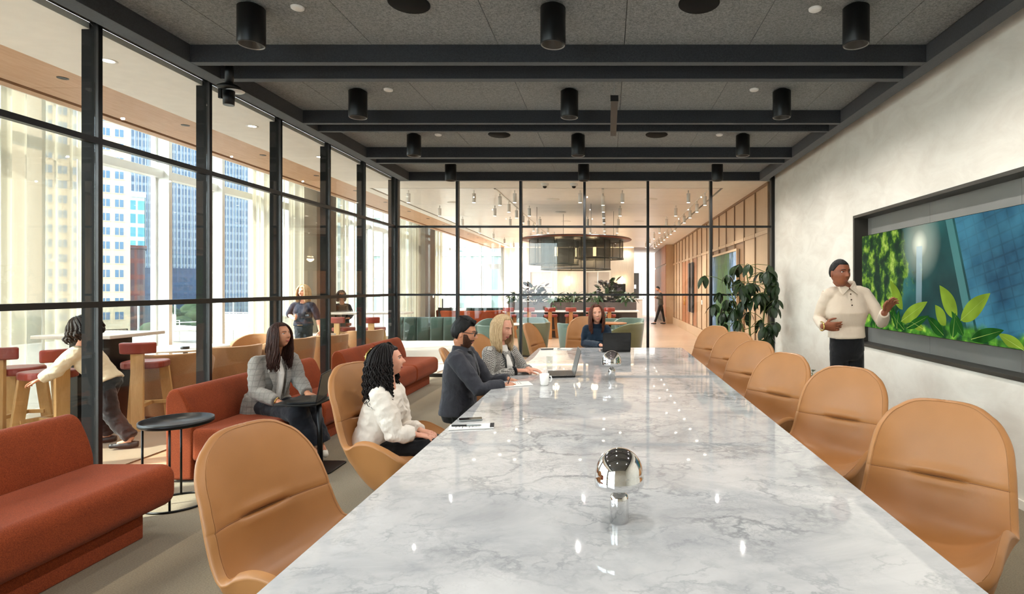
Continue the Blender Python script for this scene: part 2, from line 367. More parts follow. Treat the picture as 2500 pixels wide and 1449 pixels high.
MAT.update(
 marble=mk_marble(), carpet=mk_carpet(), felt=mk_felt('felt','#3a3c3e','#969592'), beam_felt=mk_felt('beam_felt','#26282c','#3a3c40'),
 leather=mk_leather('tan_leather','#b37b47','#9d6a39'), leather_line=M_plain('leather_seam','#7d4f2a',.6),
 stitch=M_plain('pale_stitching','#a9784a',.7), velvet=M_fabric('rust_velvet','#9a4620','#743014',220,.95,.05,.25),
 plaster=mk_plaster('cream_plaster','#f0eade','#e4dccf'), white_ceiling=M_plain('white_ceiling','#f2f0ec',.6,var=.03),
 ceiling_board=M_plain('pale_ceiling_board','#f4f1ee',.35,var=.03), soffit_wood=M_wood('soffit_oak','#cfa888','#bd9470',(6,.7,6),.5),
 panel_wood=M_wood('panel_oak','#c6a582','#b3916c',(9,9,.6),.45), panel_wood_dark=M_wood('panel_walnut','#a8683a','#8a5028',(9,9,.6),.45),
 batten=M_wood('batten_oak','#8f6a48','#785738',(9,9,.6),.5), floor_wood=mk_floor_wood(), black=M_plain('black_frame','#101111',.35,0,.5,.1),
 fin=M_plain('dark_grey_fin','#141515',.7,0,.15,.1), bronze=M_plain('bronze_casing','#4c4943',.42,.5,.5,.1,3),
 grey_panel=M_plain('grey_back_panel','#85837f',.5,.1,.4,.06,2), glass=M_glass('pane_glass','#fbfcfb',.9), facade_glass=M_glass('facade_glass','#dde4e6',.8),
 chrome=M_metal('chrome','#dcdcdc',.03), white_metal=M_plain('white_metal','#e8e8e4',.4,.1,.5,.03), grey_metal=M_plain('grey_metal','#8e9290',.4,.4,.5,.06),
 black_metal=M_plain('black_metal','#0e0f10',.38,.3,.5,.1), lamp_on=M_emit('lit_lamp','#fff1da',9), lamp_soft=M_emit('soft_lit_lamp','#ffd9a0',5),
 lamp_ring=M_plain('grey_lamp_ring','#8c8a86',.35,.6), baffle=M_plain('dark_baffle','#3a3632',.45,.4), white_plastic=M_plain('white_plastic','#e9e7e3',.4,0,.5,.03),
 curtain=mk_curtain(), column=M_plain('taupe_column','#6f6253',.6,0,.3,.1,3), oak=M_wood('pale_oak','#c69d68','#b08650',(5,5,.8),.45), oak2=M_wood('brown_oak','#a86f3e','#8d5a30',(5,5,.8),.45),
 red_leather=mk_leather('red_leather','#8f3323','#752518',.4), green_velvet=M_fabric('green_velvet','#1a3125','#0e1a13',200,.8,.2,.2),
 sage=M_fabric('sage_fabric','#6f8478','#55695f',300,.9,.3), olive=M_fabric('olive_fabric','#75734f','#5c5a3c',300), tan_fabric=M_fabric('tan_leather_tub','#a97d55','#946a42',240,.6,.2,.1),
 stone_wall=M_wood('ribbed_stone','#d8d3cc','#c2bcb4',(14,14,.8),.6,2.0), counter_dark=M_plain('dark_counter_front','#4a3f3b',.5,0,.4,.15,3), stone_top=M_plain('pale_stone_top','#cfc6bb',.3,0,.5,.06,3),
 planter=M_plain('brown_planter','#4a3c36',.6,0,.4,.1,3), leaf_dark=M_plain('dark_leaf','#1c3312',.38,0,.5,.4,15), leaf_mid=M_plain('green_leaf','#2a4718',.42,0,.5,.4,15), leaf_purple=M_plain('purple_leaf','#33262b',.35,0,.5,.3,15),
 stem=M_plain('green_stem','#5b6a33',.6), soil=M_plain('potting_soil','#2a2019',.95), pot=M_plain('charcoal_pot','#2b2b2b',.6),
 rug=mk_rug('woven_rug','#97836a','#7f6b53'), rug_pale=mk_rug('pale_rug','#cfc6b8','#b3a999',5), terrace=M_plain('pale_terrace_paving','#7d776c',.8,0,.2,.08,1.5),
 tan_stone=M_plain('tan_tower_stone','#c4a582',.8,0,.2,.06,.2), tower_glass=M_plain('blue_window_glass','#34566b',.15,0,.6,.35,.4), tower_recess=M_plain('window_reveal','#6d5e50',.7),
 teal_tower=mk_tower('teal_curtain_wall','#a9bdb9','#2f6b75','#559099',.9), blue_tower=mk_tower('blue_grey_curtain_wall','#7d8a98','#31445c','#566b82',1.25), red_brick=mk_tower('red_brick_facade','#5f322c','#3a2020','#4c3f45',.9),
 navy_tower=mk_tower('navy_glass_facade','#1f3450','#0e1f38','#182f4c',1.6), city_ground=M_plain('street_ground','#55524d',.9,0,.2,.3,.05), tree_far=M_plain('street_tree_leaves','#333b22',.9,0,.2,.5,.8),
 screen_black=M_plain('black_screen','#060607',.12,0,.6,.05), laptop=M_plain('black_laptop_shell','#141415',.4,.2,.4,.1), laptop_grey=M_plain('grey_laptop_lid','#5d5c5b',.35,.5,.5,.05),
 paper=M_plain('white_paper','#efece6',.8,0,.2,.02), ink=M_plain('black_ink','#17171a',.6), ceramic=M_plain('white_ceramic','#efeeea',.2,0,.5,.02), gold=M_metal('gold','#d9b365',.22), cup_glass=M_glass('drinking_glass','#f5f8f8',1.4),
 white_cloth=mk_cloth('ivory_satin','#e9dfd2',.06,.7,7,.55), black_cloth=mk_cloth('black_trouser_cloth','#0d0e11',.2,.4), navy_knit=mk_cloth('navy_knit','#15283a',.25,.3,6), charcoal=mk_cloth('charcoal_jacket_cloth','#3a3b42',.28,.6,8), cream_knit=mk_cloth('cream_knit','#d3c1ac',.10,.35,6),
 denim=mk_cloth('dark_denim','#1d2028',.3,.6,9), navy_shirt=mk_cloth('navy_shirt_cloth','#171c2e',.25,.5), beige_cloth=mk_cloth('beige_shirt_cloth','#c9b99d',.12,.5), olive_cloth=mk_cloth('olive_jacket_cloth','#4a4032',.2,.4), plaid=mk_plaid(), hound=mk_hound(), white_knit=mk_cloth('white_top_cloth','#e6e2db',.05,.4),
 skin_dark=mk_skin('brown_skin','#94583a','#74402a'), skin_fair=mk_skin('fair_skin','#e2ab90','#cf8f74'), skin_warm=mk_skin('warm_skin','#cf9473','#b87a5b'), lips=M_plain('lip_skin','#a8504a',.45), lips_dark=M_plain('dark_lip_skin','#98584a',.45),
 hair_black=mk_hair('black_hair','#0e0b0a','#050404'), hair_curly=mk_hair('black_curly_hair','#1c1210','#080505',(60,60,60)), hair_brown=mk_hair('dark_brown_hair','#4a2c22','#1d0f0c'), hair_auburn=mk_hair('auburn_hair','#6b3b26','#32170f'), hair_blonde=mk_hair('blonde_hair','#d9bd94','#a3845c'), beard=mk_hair('brown_beard','#5e3a28','#2c1a12',(140,140,60)),
 eye_white=M_plain('eye_white','#e9e4de',.2,0,.5,.02), iris=M_plain('brown_iris','#2b1a10',.15), sneaker=M_plain('white_sneaker','#e4ded0',.6), shoe_black=M_plain('black_shoe','#121212',.4), belt=M_plain('tan_belt','#8b6a3c',.5),
 pillow_dark=M_fabric('charcoal_pillow','#3b3833','#242220'), globe=M_emit('lit_globe','#fff4e2',2.5), art_strip=M_plain('dark_artwork','#4c3936',.5,0,.4,.6,6), door_white=M_plain('white_door','#cfc9c4',.5,0,.4,.03), elevator=M_plain('brushed_lift_door','#d3cdc6',.35,.3,.5,.04),
)
# ------------------------------------------------------------------ setting: the meeting room
XL, XR, YB = -3.816, 2.99, 10.21
o=structure(MB().box(XL-.02,-3,-.05,XR,YB,0).build('floor',MAT['carpet']))
# right wall with a recess for the screen
RY0,RY1,RZ0,RZ1=3.05,6.91,.92,2.47
w=MB(); w.box(XR,-3,0,3.3,RY0,4.0); w.box(XR,RY1,0,3.3,YB,4.0); w.box(XR,RY0,0,3.3,RY1,RZ0); w.box(XR,RY0,RZ1,3.3,RY1,4.0)
wall_right=structure(w.build('wall_right',MAT['plaster']))
wr_=structure(MB().box(-7.1,-3.15,0,3.3,-3.0,.12).box(-7.1,-3.15,3.45,3.3,-3.0,4.4).box(-2.05,-3.15,.12,3.3,-3.0,3.45).build('wall_rear',MAT['plaster']))
for k in range(5):
    x=-7.0+k*1.235; MB().box(x-.03,-3.12,.12,x+.03,-3.0,3.45).build('mullion',MAT['white_metal'],wr_)
    if k<4: MB().box(x+.03,-3.07,.12,x+1.205,-3.06,3.45).build('pane',MAT['facade_glass'],wr_)
structure(MB().box(XR-.012,-3,0,XR+.001,YB-.02,.07).build('baseboard_right',MAT['plaster'],bevel=.003))
# bronze casing round the recess and the grey back panels inside it
c=MB(); t=.035
c.box(XR-.015,RY0,RZ0,3.15,RY1,RZ0+t); c.box(XR-.015,RY0,RZ1-t,3.15,RY1,RZ1); c.box(XR-.015,RY0,RZ0+t,3.15,RY0+t,RZ1-t); c.box(XR-.015,RY1-t,RZ0+t,3.15,RY1,RZ1-t)
structure(c.build('trim_1',MAT['bronze'],bevel=.003))
tr=bpy.data.objects['trim_1']
y=RY0+t
while y<RY1-t-.01:
    y2=min(y+1.235,RY1-t); MB().box(3.144,y+.002,RZ0+t,3.16,y2-.002,RZ1-t).build('panel',MAT['grey_panel'],tr); y=y2
# felt ceiling: panels between seams, cross beams in pairs, edge beams
CZ,BZ=3.66,3.51
ceil=structure(MB().box(XL-.05,-3,CZ+.02,3.0,YB+.05,CZ+.10).build('ceiling',MAT['black']))
xs=[-3.54,-3.06,-2.0,-.93,.14,1.2,2.27,2.70]
beams=[(4.82,4.90),(5.20,5.285),(6.60,6.67),(6.945,7.00),(8.34,8.45),(8.70,8.785),(10.12,10.20),(3.05,3.12),(3.42,3.49),(1.28,1.35),(1.66,1.73)]
ye=[-3.0,.0,1.5,3.27,5.04,6.81,8.58,10.2]
for j in range(len(ye)-1):
    for i in range(len(xs)-1):
        MB().box(xs[i]+.003,ye[j]+.001,CZ,xs[i+1]-.003,ye[j+1]-.001,CZ+.018).build('ceiling_panel',MAT['felt'],ceil)
for k,(a,b) in enumerate(sorted(beams)):
    structure(MB().box(-3.54,a,BZ,2.70,b,CZ).build('ceiling_beam',MAT['beam_felt'],bevel=.003))
structure(MB().box(-3.70,-3,BZ,-3.54,10.2,CZ).build('edge_beam',MAT['beam_felt'],bevel=.003))
structure(MB().box(2.70,-3,BZ,2.84,10.2,CZ).build('edge_beam',MAT['beam_felt'],bevel=.003))
structure(MB().box(2.84,-3,3.98,3.0,10.2,4.0).build('trim_2',MAT['white_ceiling']))
structure(MB().box(2.835,-3,CZ,2.845,10.2,3.98).build('trim_3',MAT['plaster']))
# glass walls
TZ1,TZ2,GH=2.696,1.475,3.58
def glass_wall_left():
    base=MB().box(-3.87,-3,GH,-3.70,YB+.02,CZ).box(-3.88,-3,0,-3.80,YB+.02,.05).build('wall_left',MAT['black'],bevel=.002); structure(base)
    ys=[-2.73,-1.57,-.41,.75,1.92,3.09,4.257,5.44,6.62,7.78,8.91,10.185]
    for y in ys:
        MB().box(-3.816,y-.018,.05,-3.796,y+.018,GH).build('mullion',MAT['black'],base)
        MB().box(-3.93,y-.010,.05,-3.816,y+.012,GH).build('mullion',MAT['fin'],base,bevel=.001)
    for i in range(len(ys)-1):
        a,b=ys[i]+.018,ys[i+1]-.018
        for z in (TZ1,TZ2): MB().box(-3.85,a,z-.022,-3.796,b,z+.022).build('transom',MAT['black'],base)
        for z0,z1 in ((.05,TZ2-.022),(TZ2+.022,TZ1-.022),(TZ1+.022,GH)):
            MB().box(-3.826,a,z0,-3.820,b,z1).build('pane',MAT['glass'],base)
glass_wall_left()
def glass_wall_back():
    base=MB().box(-3.816,YB,GH-.01,3.0,YB+.12,CZ+.02).box(-3.816,YB-.01,0,3.0,YB+.06,.06).build('wall_back',MAT['black'],bevel=.002); structure(base)
    xm=[-3.80,-2.705,-1.566,-.419,.72,1.852,2.965]
    for i,x in enumerate(xm):
        w=.022 if i not in (0,6) else .035
        MB().box(x-w,YB-.02,.06,x+w,YB+.10,GH).build('mullion',MAT['black'],base,bevel=.002)
    for i in range(6):
        a,b=xm[i]+.022,xm[i+1]-.022
        for z in (TZ1,TZ2): MB().box(a,YB-.01,z-.018,b,YB+.05,z+.018).build('transom',MAT['black'],base)
        for z0,z1 in ((.06,TZ2-.018),(TZ2+.018,TZ1-.018),(TZ1+.018,GH)):
            MB().box(a,YB+.012,z0,b,YB+.018,z1).build('pane',MAT['glass'],base)
glass_wall_back()

# ------------------------------------------------------------------ setting: the lounge beyond the glass
LZ=3.53; WX=2.93
fl=structure(MB().box(-7.0,-3,-.06,-3.88,34,-.001).box(-3.88,YB,-.06,3.2,34,-.001).build('floor_lounge',MAT['floor_wood']))
structure(MB().box(-4.82,-3,LZ,-3.87,10.30,LZ+.05).box(-4.82,10.30,LZ,3.2,11.02,LZ+.05).box(2.24,11.02,LZ,3.2,27.2,LZ+.05).box(-4.82,11.02,LZ,-4.62,27.2,LZ+.05).box(1.25,27.2,LZ,3.2,34,LZ+.05).build('ceiling_lounge',MAT['white_ceiling']))
cb=structure(MB().box(-4.62,11.02,LZ+.05,2.24,27.2,LZ+.08).build('ceiling_boards',MAT['black']))
tracks=[-2.2,-.1,1.98]
yy=11.06; k=0
while yy<27:
    y2=min(yy+2.1,27.19)
    for a,b in ((-4.56,-2.22),(-2.18,-.12),(-.08,1.96),(2.0,2.19)):
        MB().box(a,yy,LZ,b,y2-.02,LZ+.02).build('ceiling_board',MAT['ceiling_board'],cb)
    yy=y2
# oak soffit by the windows, boards one by one
sf=structure(MB().box(-5.75,-3,LZ+.05,-4.82,27.2,LZ+.12).build('soffit',MAT['black']))
yy=-2.0
while yy<27:
    MB().box(-5.58,yy+.002,LZ,-4.82,yy+1.498,LZ+.03).build('soffit_panel',MAT['soffit_wood'],sf)
    MB().box(-5.75,yy+.002,LZ-.01,-5.63,yy+1.498,LZ+.03).build('soffit_panel',MAT['soffit_wood'],sf); yy+=1.5
structure(MB().box(-5.77,-3,LZ-.01,-5.75,27.2,4.5).build('trim_4',MAT['white_ceiling']))
structure(MB().box(-7.3,-3,4.5,-5.7,27.4,4.6).build('roof',MAT['white_ceiling']))
# rugs in the lounge
tag(MB().box(-5.95,1.0,0,-4.35,9.0,.012).build('rug',MAT['rug']),'brown woven rug beneath the bar stools and tan tub seats','rug')
tag(MB().box(-6.6,10.35,0,-3.2,17.3,.012).build('rug',MAT['rug_pale']),'pale grey rug in front of the green channelled sofa','rug')
# facade
FX=-7.0
fac=structure(MB().box(FX-.1,-3,0,FX+.1,22.8,.10).box(FX-.1,-3,4.35,FX+.1,22.8,4.5).build('wall_facade',MAT['white_metal']))
cols=[(-2.6,-1.8),(4.9,5.65),(12.42,13.3),(19.8,20.9)]
mull=[]
for a,b in cols:
    for k in range(1,6): mull.append(b+.15+(k-.5)*1.22)
mull=[m for m in mull if m<22.7]
for m in mull:
    MB().box(FX-.06,m-.035,.10,FX+.20,m+.035,4.35).build('mullion',MAT['white_metal'],fac,bevel=.004)
    MB().box(FX-.06,m-.07,.10,FX+.02,m+.07,4.35).build('mullion',MAT['white_metal'],fac,bevel=.004)
edges=sorted(set([-3]+mull+[22.8]))
for a,b in zip(edges[:-1],edges[1:]):
    if b-a<.2: continue
    for z,hh in ((3.36,.06),(1.0,.02)): 
        if z>2: MB().box(FX-.03,a+.035,z-hh,FX+.12,b-.035,z+hh).build('transom',MAT['white_metal'],fac,bevel=.003)
    MB().box(FX-.006,a+.035,.10,FX,b-.035,3.30).build('pane',MAT['facade_glass'],fac)
    MB().box(FX-.006,a+.035,3.42,FX,b-.035,4.35).build('pane',MAT['facade_glass'],fac)
for a,b in cols: structure(MB().box(-6.95,a,0,-6.35,b,4.5).build('column',MAT['column'],bevel=.004))
def curtain(y0,y1,label,x=-6.62,seed=0):
    r=random.Random(seed); ph=[r.uniform(0,6) for _ in range(4)]; n=int((y1-y0)*70)
    def fn(u,v):
        y=y0+(y1-y0)*u; a=(y-y0)
        d=.05*math.sin(a*2*PI/.17+ph[0]+.8*math.sin(a*5+ph[1]))+.025*math.sin(a*2*PI/.41+ph[2])
        return (x+d*(.75+.25*v), y+.01*math.sin(a*37), .03+4.2*v)
    return tag(MB().grid(fn,n,8).build('curtain',MAT['curtain']),label,'curtain')
curtain(5.7,7.2,'sheer cream curtain behind the walking person with dark hair',seed=2)
curtain(10.6,12.4,'sheer cream curtain on the near side of the taupe column behind the blonde person',seed=3)
curtain(13.35,14.5,'greyish sheer curtain just past the taupe column behind the blonde person',seed=4)
curtain(17.9,19.75,'sheer curtain before the taupe column behind the green channelled sofa',seed=5)
curtain(20.95,22.7,'sheer curtain past the taupe column behind the green channelled sofa',seed=6)
# end wall: glazed corner with a door, lift wall, corridor
YE=27.2
ew=structure(MB().box(-7.2,YE,3.56,-4.99,YE+.1,4.5).box(-7.2,YE,0,-4.99,YE+.1,.1).build('wall_end',MAT['grey_metal']))
for x in (-7.15,-6.10,-5.06): MB().box(x-.05,YE-.04,.1,x+.05,YE+.1,3.56).build('mullion',MAT['grey_metal'],ew)
MB().box(-7.1,YE-.03,2.62,-5.1,YE+.08,2.74).build('transom',MAT['grey_metal'],ew)
MB().box(-7.1,YE+.02,2.74,-5.1,YE+.03,3.56).build('pane',MAT['facade_glass'],ew)
MB().box(-7.1,YE+.02,.1,-6.15,YE+.03,2.62).build('pane',MAT['facade_glass'],ew)
dr=structure(MB().box(-6.05,YE-.02,0,-5.95,YE+.06,2.62).box(-5.21,YE-.02,0,-5.11,YE+.06,2.62).box(-5.95,YE-.02,2.5,-5.21,YE+.06,2.62).box(-5.95,YE-.02,0,-5.21,YE+.06,.2).build('door_1',MAT['grey_metal']))
MB().box(-5.95,YE+.02,.2,-5.21,YE+.03,2.5).build('pane',MAT['facade_glass'],dr)
MB().tube([(-5.90,YE-.06,.9),(-5.90,YE-.06,1.3)],.015).build('handle',MAT['grey_metal'],dr)
structure(MB().box(-7.25,22.8,0,-7.15,YE,.1).box(-7.25,22.8,4.3,-7.15,YE,4.5).box(-7.25,24.2,.1,-7.15,24.3,4.3).box(-7.25,25.7,.1,-7.15,25.8,4.3).box(-7.25,22.8,3.3,-7.15,YE,3.4).build('wall_bay',MAT['white_metal']))
lw=structure(MB().box(-4.99,YE,0,-3.78,YE+.15,LZ).box(-2.64,YE,0,-1.10,YE+.15,LZ).box(.14,YE,0,1.25,YE+.15,LZ).box(-3.78,YE,2.42,-2.64,YE+.15,LZ).box(-1.10,YE,2.42,.14,YE+.15,LZ).build('wall_lift',MAT['stone_wall']))
for k,(a,b) in enumerate(((-3.78,-2.64),(-1.10,.14))):
    d=structure(MB().box(a,YE-.01,0,a+.07,YE+.1,2.42).box(b-.07,YE-.01,0,b,YE+.1,2.42).box(a+.07,YE-.01,2.35,b-.07,YE+.1,2.42).build('door_%d'%(k+2),MAT['white_metal']))
    m=(a+b)/2
    MB().box(a+.07,YE+.06,0,m-.004,YE+.08,2.35).build('door_leaf',MAT['elevator'],d); MB().box(m+.004,YE+.06,0,b-.07,YE+.08,2.35).build('door_leaf',MAT['elevator'],d)
structure(MB().box(1.15,YE+.15,0,1.25,33,LZ).build('wall_corridor',MAT['plaster']))
structure(MB().box(1.0,33,0,3.2,33.1,LZ).build('wall_corridor_end',MAT['white_ceiling']))
d=structure(MB().box(1.95,32.95,0,2.0,33,2.45).box(2.85,32.95,0,2.9,33,2.45).box(2.0,32.95,2.4,2.85,33,2.45).build('door_4',MAT['white_plastic']))
MB().box(2.0,32.96,0,2.85,33,2.4).build('door_leaf',MAT['door_white'],d); MB().sph((2.08,32.93,1.0),.03,8,6).build('handle',MAT['grey_metal'],d)
dd=structure(MB().box(1.36,32.95,0,1.80,32.99,2.45).build('door_5',MAT['baffle'])); MB().box(1.52,32.93,1.55,1.64,32.95,1.78).build('sign_plate',MAT['white_plastic'],dd)
# oak panelled wall on the right of the lounge
ow=structure(MB().box(WX+.02,YB+.1,0,3.2,25.4,LZ).box(2.61,25.4,0,3.2,31.2,LZ).build('wall_panelled',MAT['batten']))
y=10.35; n=0
while y<25.3:
    y2=min(y+.92,25.39)
    mt=MAT['panel_wood']
    if 18.2<y<19.2: mt=MAT['panel_wood_dark']
    MB().box(WX,y+.02,2.68,WX+.03,y2-.02,LZ-.03).build('panel',MAT['panel_wood'],ow)
    if not (12.5<y+.46<16.1): MB().box(WX,y+.02,.32,WX+.03,y2-.02,2.60).build('panel',mt,ow)
    MB().box(WX-.025,y-.014,.30,WX+.03,y+.014,LZ).build('batten',MAT['batten'],ow)
    y=y2
MB().box(WX-.02,10.35,2.60,WX+.03,25.39,2.67).build('rail',MAT['panel_wood'],ow)
MB().box(WX-.03,10.35,0,WX+.03,25.39,.30).build('plinth',MAT['panel_wood'],ow)
MB().box(WX-.03,10.35,LZ-.05,WX+.03,25.39,LZ).build('cornice',MAT['batten'],ow)
y=25.45
while y<31.1:
    MB().box(2.585,y,.30,2.61,y+.46,2.60).build('panel',MAT['panel_wood_dark'],ow); MB().box(2.585,y,2.68,2.61,y+.46,LZ-.03).build('panel',MAT['panel_wood_dark'],ow); y+=.5
MB().box(2.60,25.385,0,WX,25.40,LZ).build('panel',MAT['panel_wood'],ow)
for y in (20.3,21.35):   # pair of flush doors with pulls
    d=MB().box(WX-.012,y,.02,WX+.01,y+1.0,2.58).build('door_leaf',MAT['panel_wood_dark'],ow)
    MB().tube([(WX-.06,y+(.9 if y<21 else .1),.95),(WX-.06,y+(.9 if y<21 else .1),1.25)],.013).build('handle',MAT['gold'],d)
MB().box(WX-.03,17.55,1.08,WX-.01,17.65,1.22).build('switch_plate',MAT['white_plastic'],ow)
# painting
def mk_painting():
    m=N('green_blue_painting'); b=m.bsdf(None,.5,0,.3); v=m.co((1,1.6,.28)); n=m.noise(v,4,6,.7,1.8); sp=m.n('ShaderNodeSeparateXYZ'); m.l(m.co((1,1,1)),sp.inputs[0])
    f=m.math('SINE',m.math('ADD',m.math('MULTIPLY',sp.outputs[1],2.1),1.2)); f2=m.math('ADD',n,m.math('MULTIPLY',f,.16))
    m.l(m.ramp(f2,[(.28,C('#12301a')),(.42,C('#3f6b2c')),(.50,C('#2a4c46')),(.60,C('#3d5f86')),(.74,C('#9fb4c8'))]),b.inputs['Base Color']); return m.m
pt=thing('painting','tall abstract painting in green and blue hung on the oak panelled wall','painting',(WX,12.7,.35))
MB().box(-.06,0,0,.0,3.1,.05).box(-.06,0,2.08,.0,3.1,2.13).box(-.06,0,.05,.0,.04,2.08).box(-.06,3.06,.05,.0,3.1,2.08).build('frame',MAT['panel_wood'],pt)
MB().box(-.04,.04,.05,-.02,3.06,2.08).build('canvas',mk_painting(),pt)
for k,(y,lb) in enumerate(((19.3,'narrow dark artwork panel on the oak wall, nearer of the upright pair'),(20.0,'narrow dark artwork panel on the oak wall, farther of the upright pair'))):
    t=thing('artwork',lb,'artwork',(WX-.02,y,.75),group='narrow dark artworks on the oak wall')
    MB().box(-.05,0,0,0,.30,1.72).build('frame',MAT['black'],t,bevel=.004); MB().box(-.06,.02,.02,-.05,.28,1.70).build('canvas',MAT['art_strip'],t)

# ------------------------------------------------------------------ terrace and city outside
structure(MB().box(-17,-6,-.25,-7.1,40,-.04).box(-7.1,27.3,-.25,3,40,-.04).build('terrace',MAT['terrace']))
structure(MB().box(-420,-60,-42,60,420,-40).build('ground',MAT['city_ground']))
rl=thing('terrace_railing','glass terrace balustrade with a thin steel top rail','railing',(-16.6,0,0))
for k in range(24):
    y=-2+k*1.7; MB().box(-.02,y,-.04,.02,y+.05,1.08).build('post',MAT['grey_metal'],rl)
    MB().box(-.006,y+.08,0,.006,y+1.67,1.0).build('pane',MAT['facade_glass'],rl)
MB().box(-.03,-2,1.08,.03,39,1.12).build('top_rail',MAT['grey_metal'],rl)
wgm=M_plain('pale_green_wing_panels','#7c8c84',.5,0,.4,.06,.5)
wg=structure(MB().box(-16,36,-.04,2,36.5,14).build('wing_wall',wgm))
for k in range(9):
    MB().box(-15.6+k*2.0,35.8,-.04,-15.35+k*2.0,36,14).build('fin',MAT['white_metal'],wg)
    for z in (1.2,3.6,6.0,8.4): MB().box(-15.35+k*2.0,35.9,z,-13.6+k*2.0,36,z+.25).build('transom',MAT['white_metal'],wg)
# buildings: each turned to face the terrace, its right front corner at the given point
def tower(name,label,mat,px,Y,w,d,ztop,rot=40):
    X=(px-CX)*Y/F_PX; o=thing(name,label,'building',(X,Y,-40),math.radians(rot))
    MB().box(-w,0,0,0,d,ztop+40).build('facade',mat,o); return o
t=tower('tower','pale tan stone tower with paired blue windows',MAT['tan_stone'],318,120,26,20,64)
wm=MB().box(0,-.03,0,.62,.0,1.55).mesh('window',MAT['tower_glass']); fm=MB().box(-.10,-.09,-.16,1.48,0,-.02).mesh('sill',MAT['tan_stone'])
cm_=MB().box(0,-.02,0,26,0,.05).mesh('joint',MAT['tan_stone'])
for r in range(22):
    for c in range(6):
        x=-(1.05+2.15*c)-1.38; z=35+r*2.93
        for dx in (0,.74): inst('window',wm,t,(x+dx,0,z))
        inst('sill',fm,t,(x,0,z))
t2=tower('tower','slim teal glass tower behind the tan stone tower',MAT['teal_tower'],353,170,14,14,28.5)
MB().box(-14.3,-.3,68.5,.3,14.3,70.0).build('crown',MAT['white_metal'],t2)
t3=tower('building','low red brick building between the two towers',MAT['red_brick'],354,141,12,8,11.7)
MB().box(-12.4,-.4,51.2,.4,8.4,52.0).build('cornice',MAT['red_brick'],t3)
t4=tower('tower','tall blue grey office tower with close vertical fins',MAT['blue_tower'],606,200,34,30,118)
fn_=MB()
for k in range(38): fn_.box(-.2-k*.9,-.4,0,-k*.9,0,158)
o=fn_.build('fins',MAT['grey_metal'],t4); o['kind']='stuff'
t5=tower('building','dark navy glass building at the foot of the blue grey tower',MAT['navy_tower'],482,160,12,12,7)
t6=tower('tower','pale grey tower seen past the far curtains',MAT['teal_tower'],965,210,22,22,60,25)
for k in range(16):
    r=random.Random(k); g=thing('street_tree','round crowned street tree seen beyond the terrace railing','tree',(-46-r.random()*20,44+k*6.8,-40),group='street trees beyond the terrace')
    h=36+r.random()*3; MB().tube([(0,0,0),(0,0,h-3)],.35,8).build('trunk',MAT['stem'],g); cm=MB()
    for q in range(9): cm.sph((r.uniform(-2,2),r.uniform(-2,2),h-2+r.uniform(-1.5,1.5)),r.uniform(1.2,2.0),8,6)
    cm.build('crown',MAT['tree_far'],g)
# ------------------------------------------------------------------ lamps of the room and the lounge
def spot(parent,loc,energy,size=1.35,blend=.6,color=(1,.9,.76),rad=.05,aim=None,name='lamp_light'):
    l=bpy.data.lights.new(name,'SPOT'); l.energy=energy; l.spot_size=size; l.spot_blend=blend; l.color=color; l.shadow_soft_size=rad
    o=bpy.data.objects.new(name,l); o.location=loc
    if aim is not None: o.rotation_euler=(Vector(aim)-Vector((0,0,0))).to_track_quat('-Z','Y').to_euler()
    return link(o,parent)
def cyl_light(LE=50):
    t=thing('ceiling_spotlight','x','ceiling light',group='black cylinder lights on the felt ceiling')
    MB().lathe([(.0,.272),(.088,.272),(.0925,.268),(.0925,.004),(.090,0),(.084,0)],seg=36).build('housing',MAT['black_metal'],t)
    MB().lathe([(.084,0),(.0865,-.002),(.083,.001),(.081,.004)],seg=36).build('rim',MAT['lamp_ring'],t)
    MB().lathe([(.083,.002),(.040,.055),(.018,.073)],seg=36).build('baffle',MAT['baffle'],t)
    MB().lathe([(.0,.071),(.020,.071)],seg=24).build('lens',MAT['lamp_on'],t)
    MB().cyl(.0,.0,.268,.295,.055).build('mount',MAT['black_metal'],t)
    spot(t,(0,0,-.012),LE,3.0,.75,rad=.012,color=(1,.97,.93))
    return t
protos={-2.6:cyl_light(8),-.4:cyl_light(34),1.81:cyl_light(29)}; used=set()
rown={.6:'row behind the near table end',4.15:'first visible row',5.92:'second row',7.63:'third row',9.41:'row nearest the rear glass wall',2.38:'row over the near table end'}
coln={-2.6:'beside the window wall',-.4:'over the table',1.81:'beside the plaster wall'}
for y in (4.15,5.92,7.63,9.41,2.38,.6):
    for x in (-2.6,-.4,1.81):
        lb='black cylinder ceiling light %s, %s'%(coln[x],rown[y])
        if x not in used: protos[x].location=(x,y,3.369); protos[x]['label']=lb; used.add(x)
        else: dup(protos[x],(x,y,3.369),label=lb)
# flush speakers and small discs
sp=MB().lathe([(0,-.012),(.14,-.012),(.148,-.006),(.148,0)],seg=40).mesh('speaker_grille',MAT['fin'])
for x,y,w in ((-1.44,4.12,'near, towards the glass'),(.66,4.12,'near, towards the plaster wall'),(-1.46,7.65,'far, towards the glass'),(.655,7.65,'far, towards the plaster wall')):
    tag(inst('ceiling_speaker',sp,None,(x,y,CZ)),'round dark ceiling speaker, '+w,'speaker',"round speakers in the felt ceiling")
dm=MB().lathe([(0,-.018),(.035,-.018),(.045,-.012),(.047,0)],seg=28).mesh('detector_disc',MAT['white_plastic'])
for x,y,w in ((-2.28,4.18,'window side, nearest'),(1.53,4.2,'screen side, nearest'),(-2.28,5.91,'window side, middle'),(1.52,5.91,'screen side, middle'),(-2.28,7.65,'window side, farthest'),(1.5,7.65,'screen side, farthest')):
    tag(inst('sprinkler_cover',dm,None,(x,y,CZ)),'small white disc on the felt ceiling, '+w,'sprinkler cover','white discs on the felt ceiling')
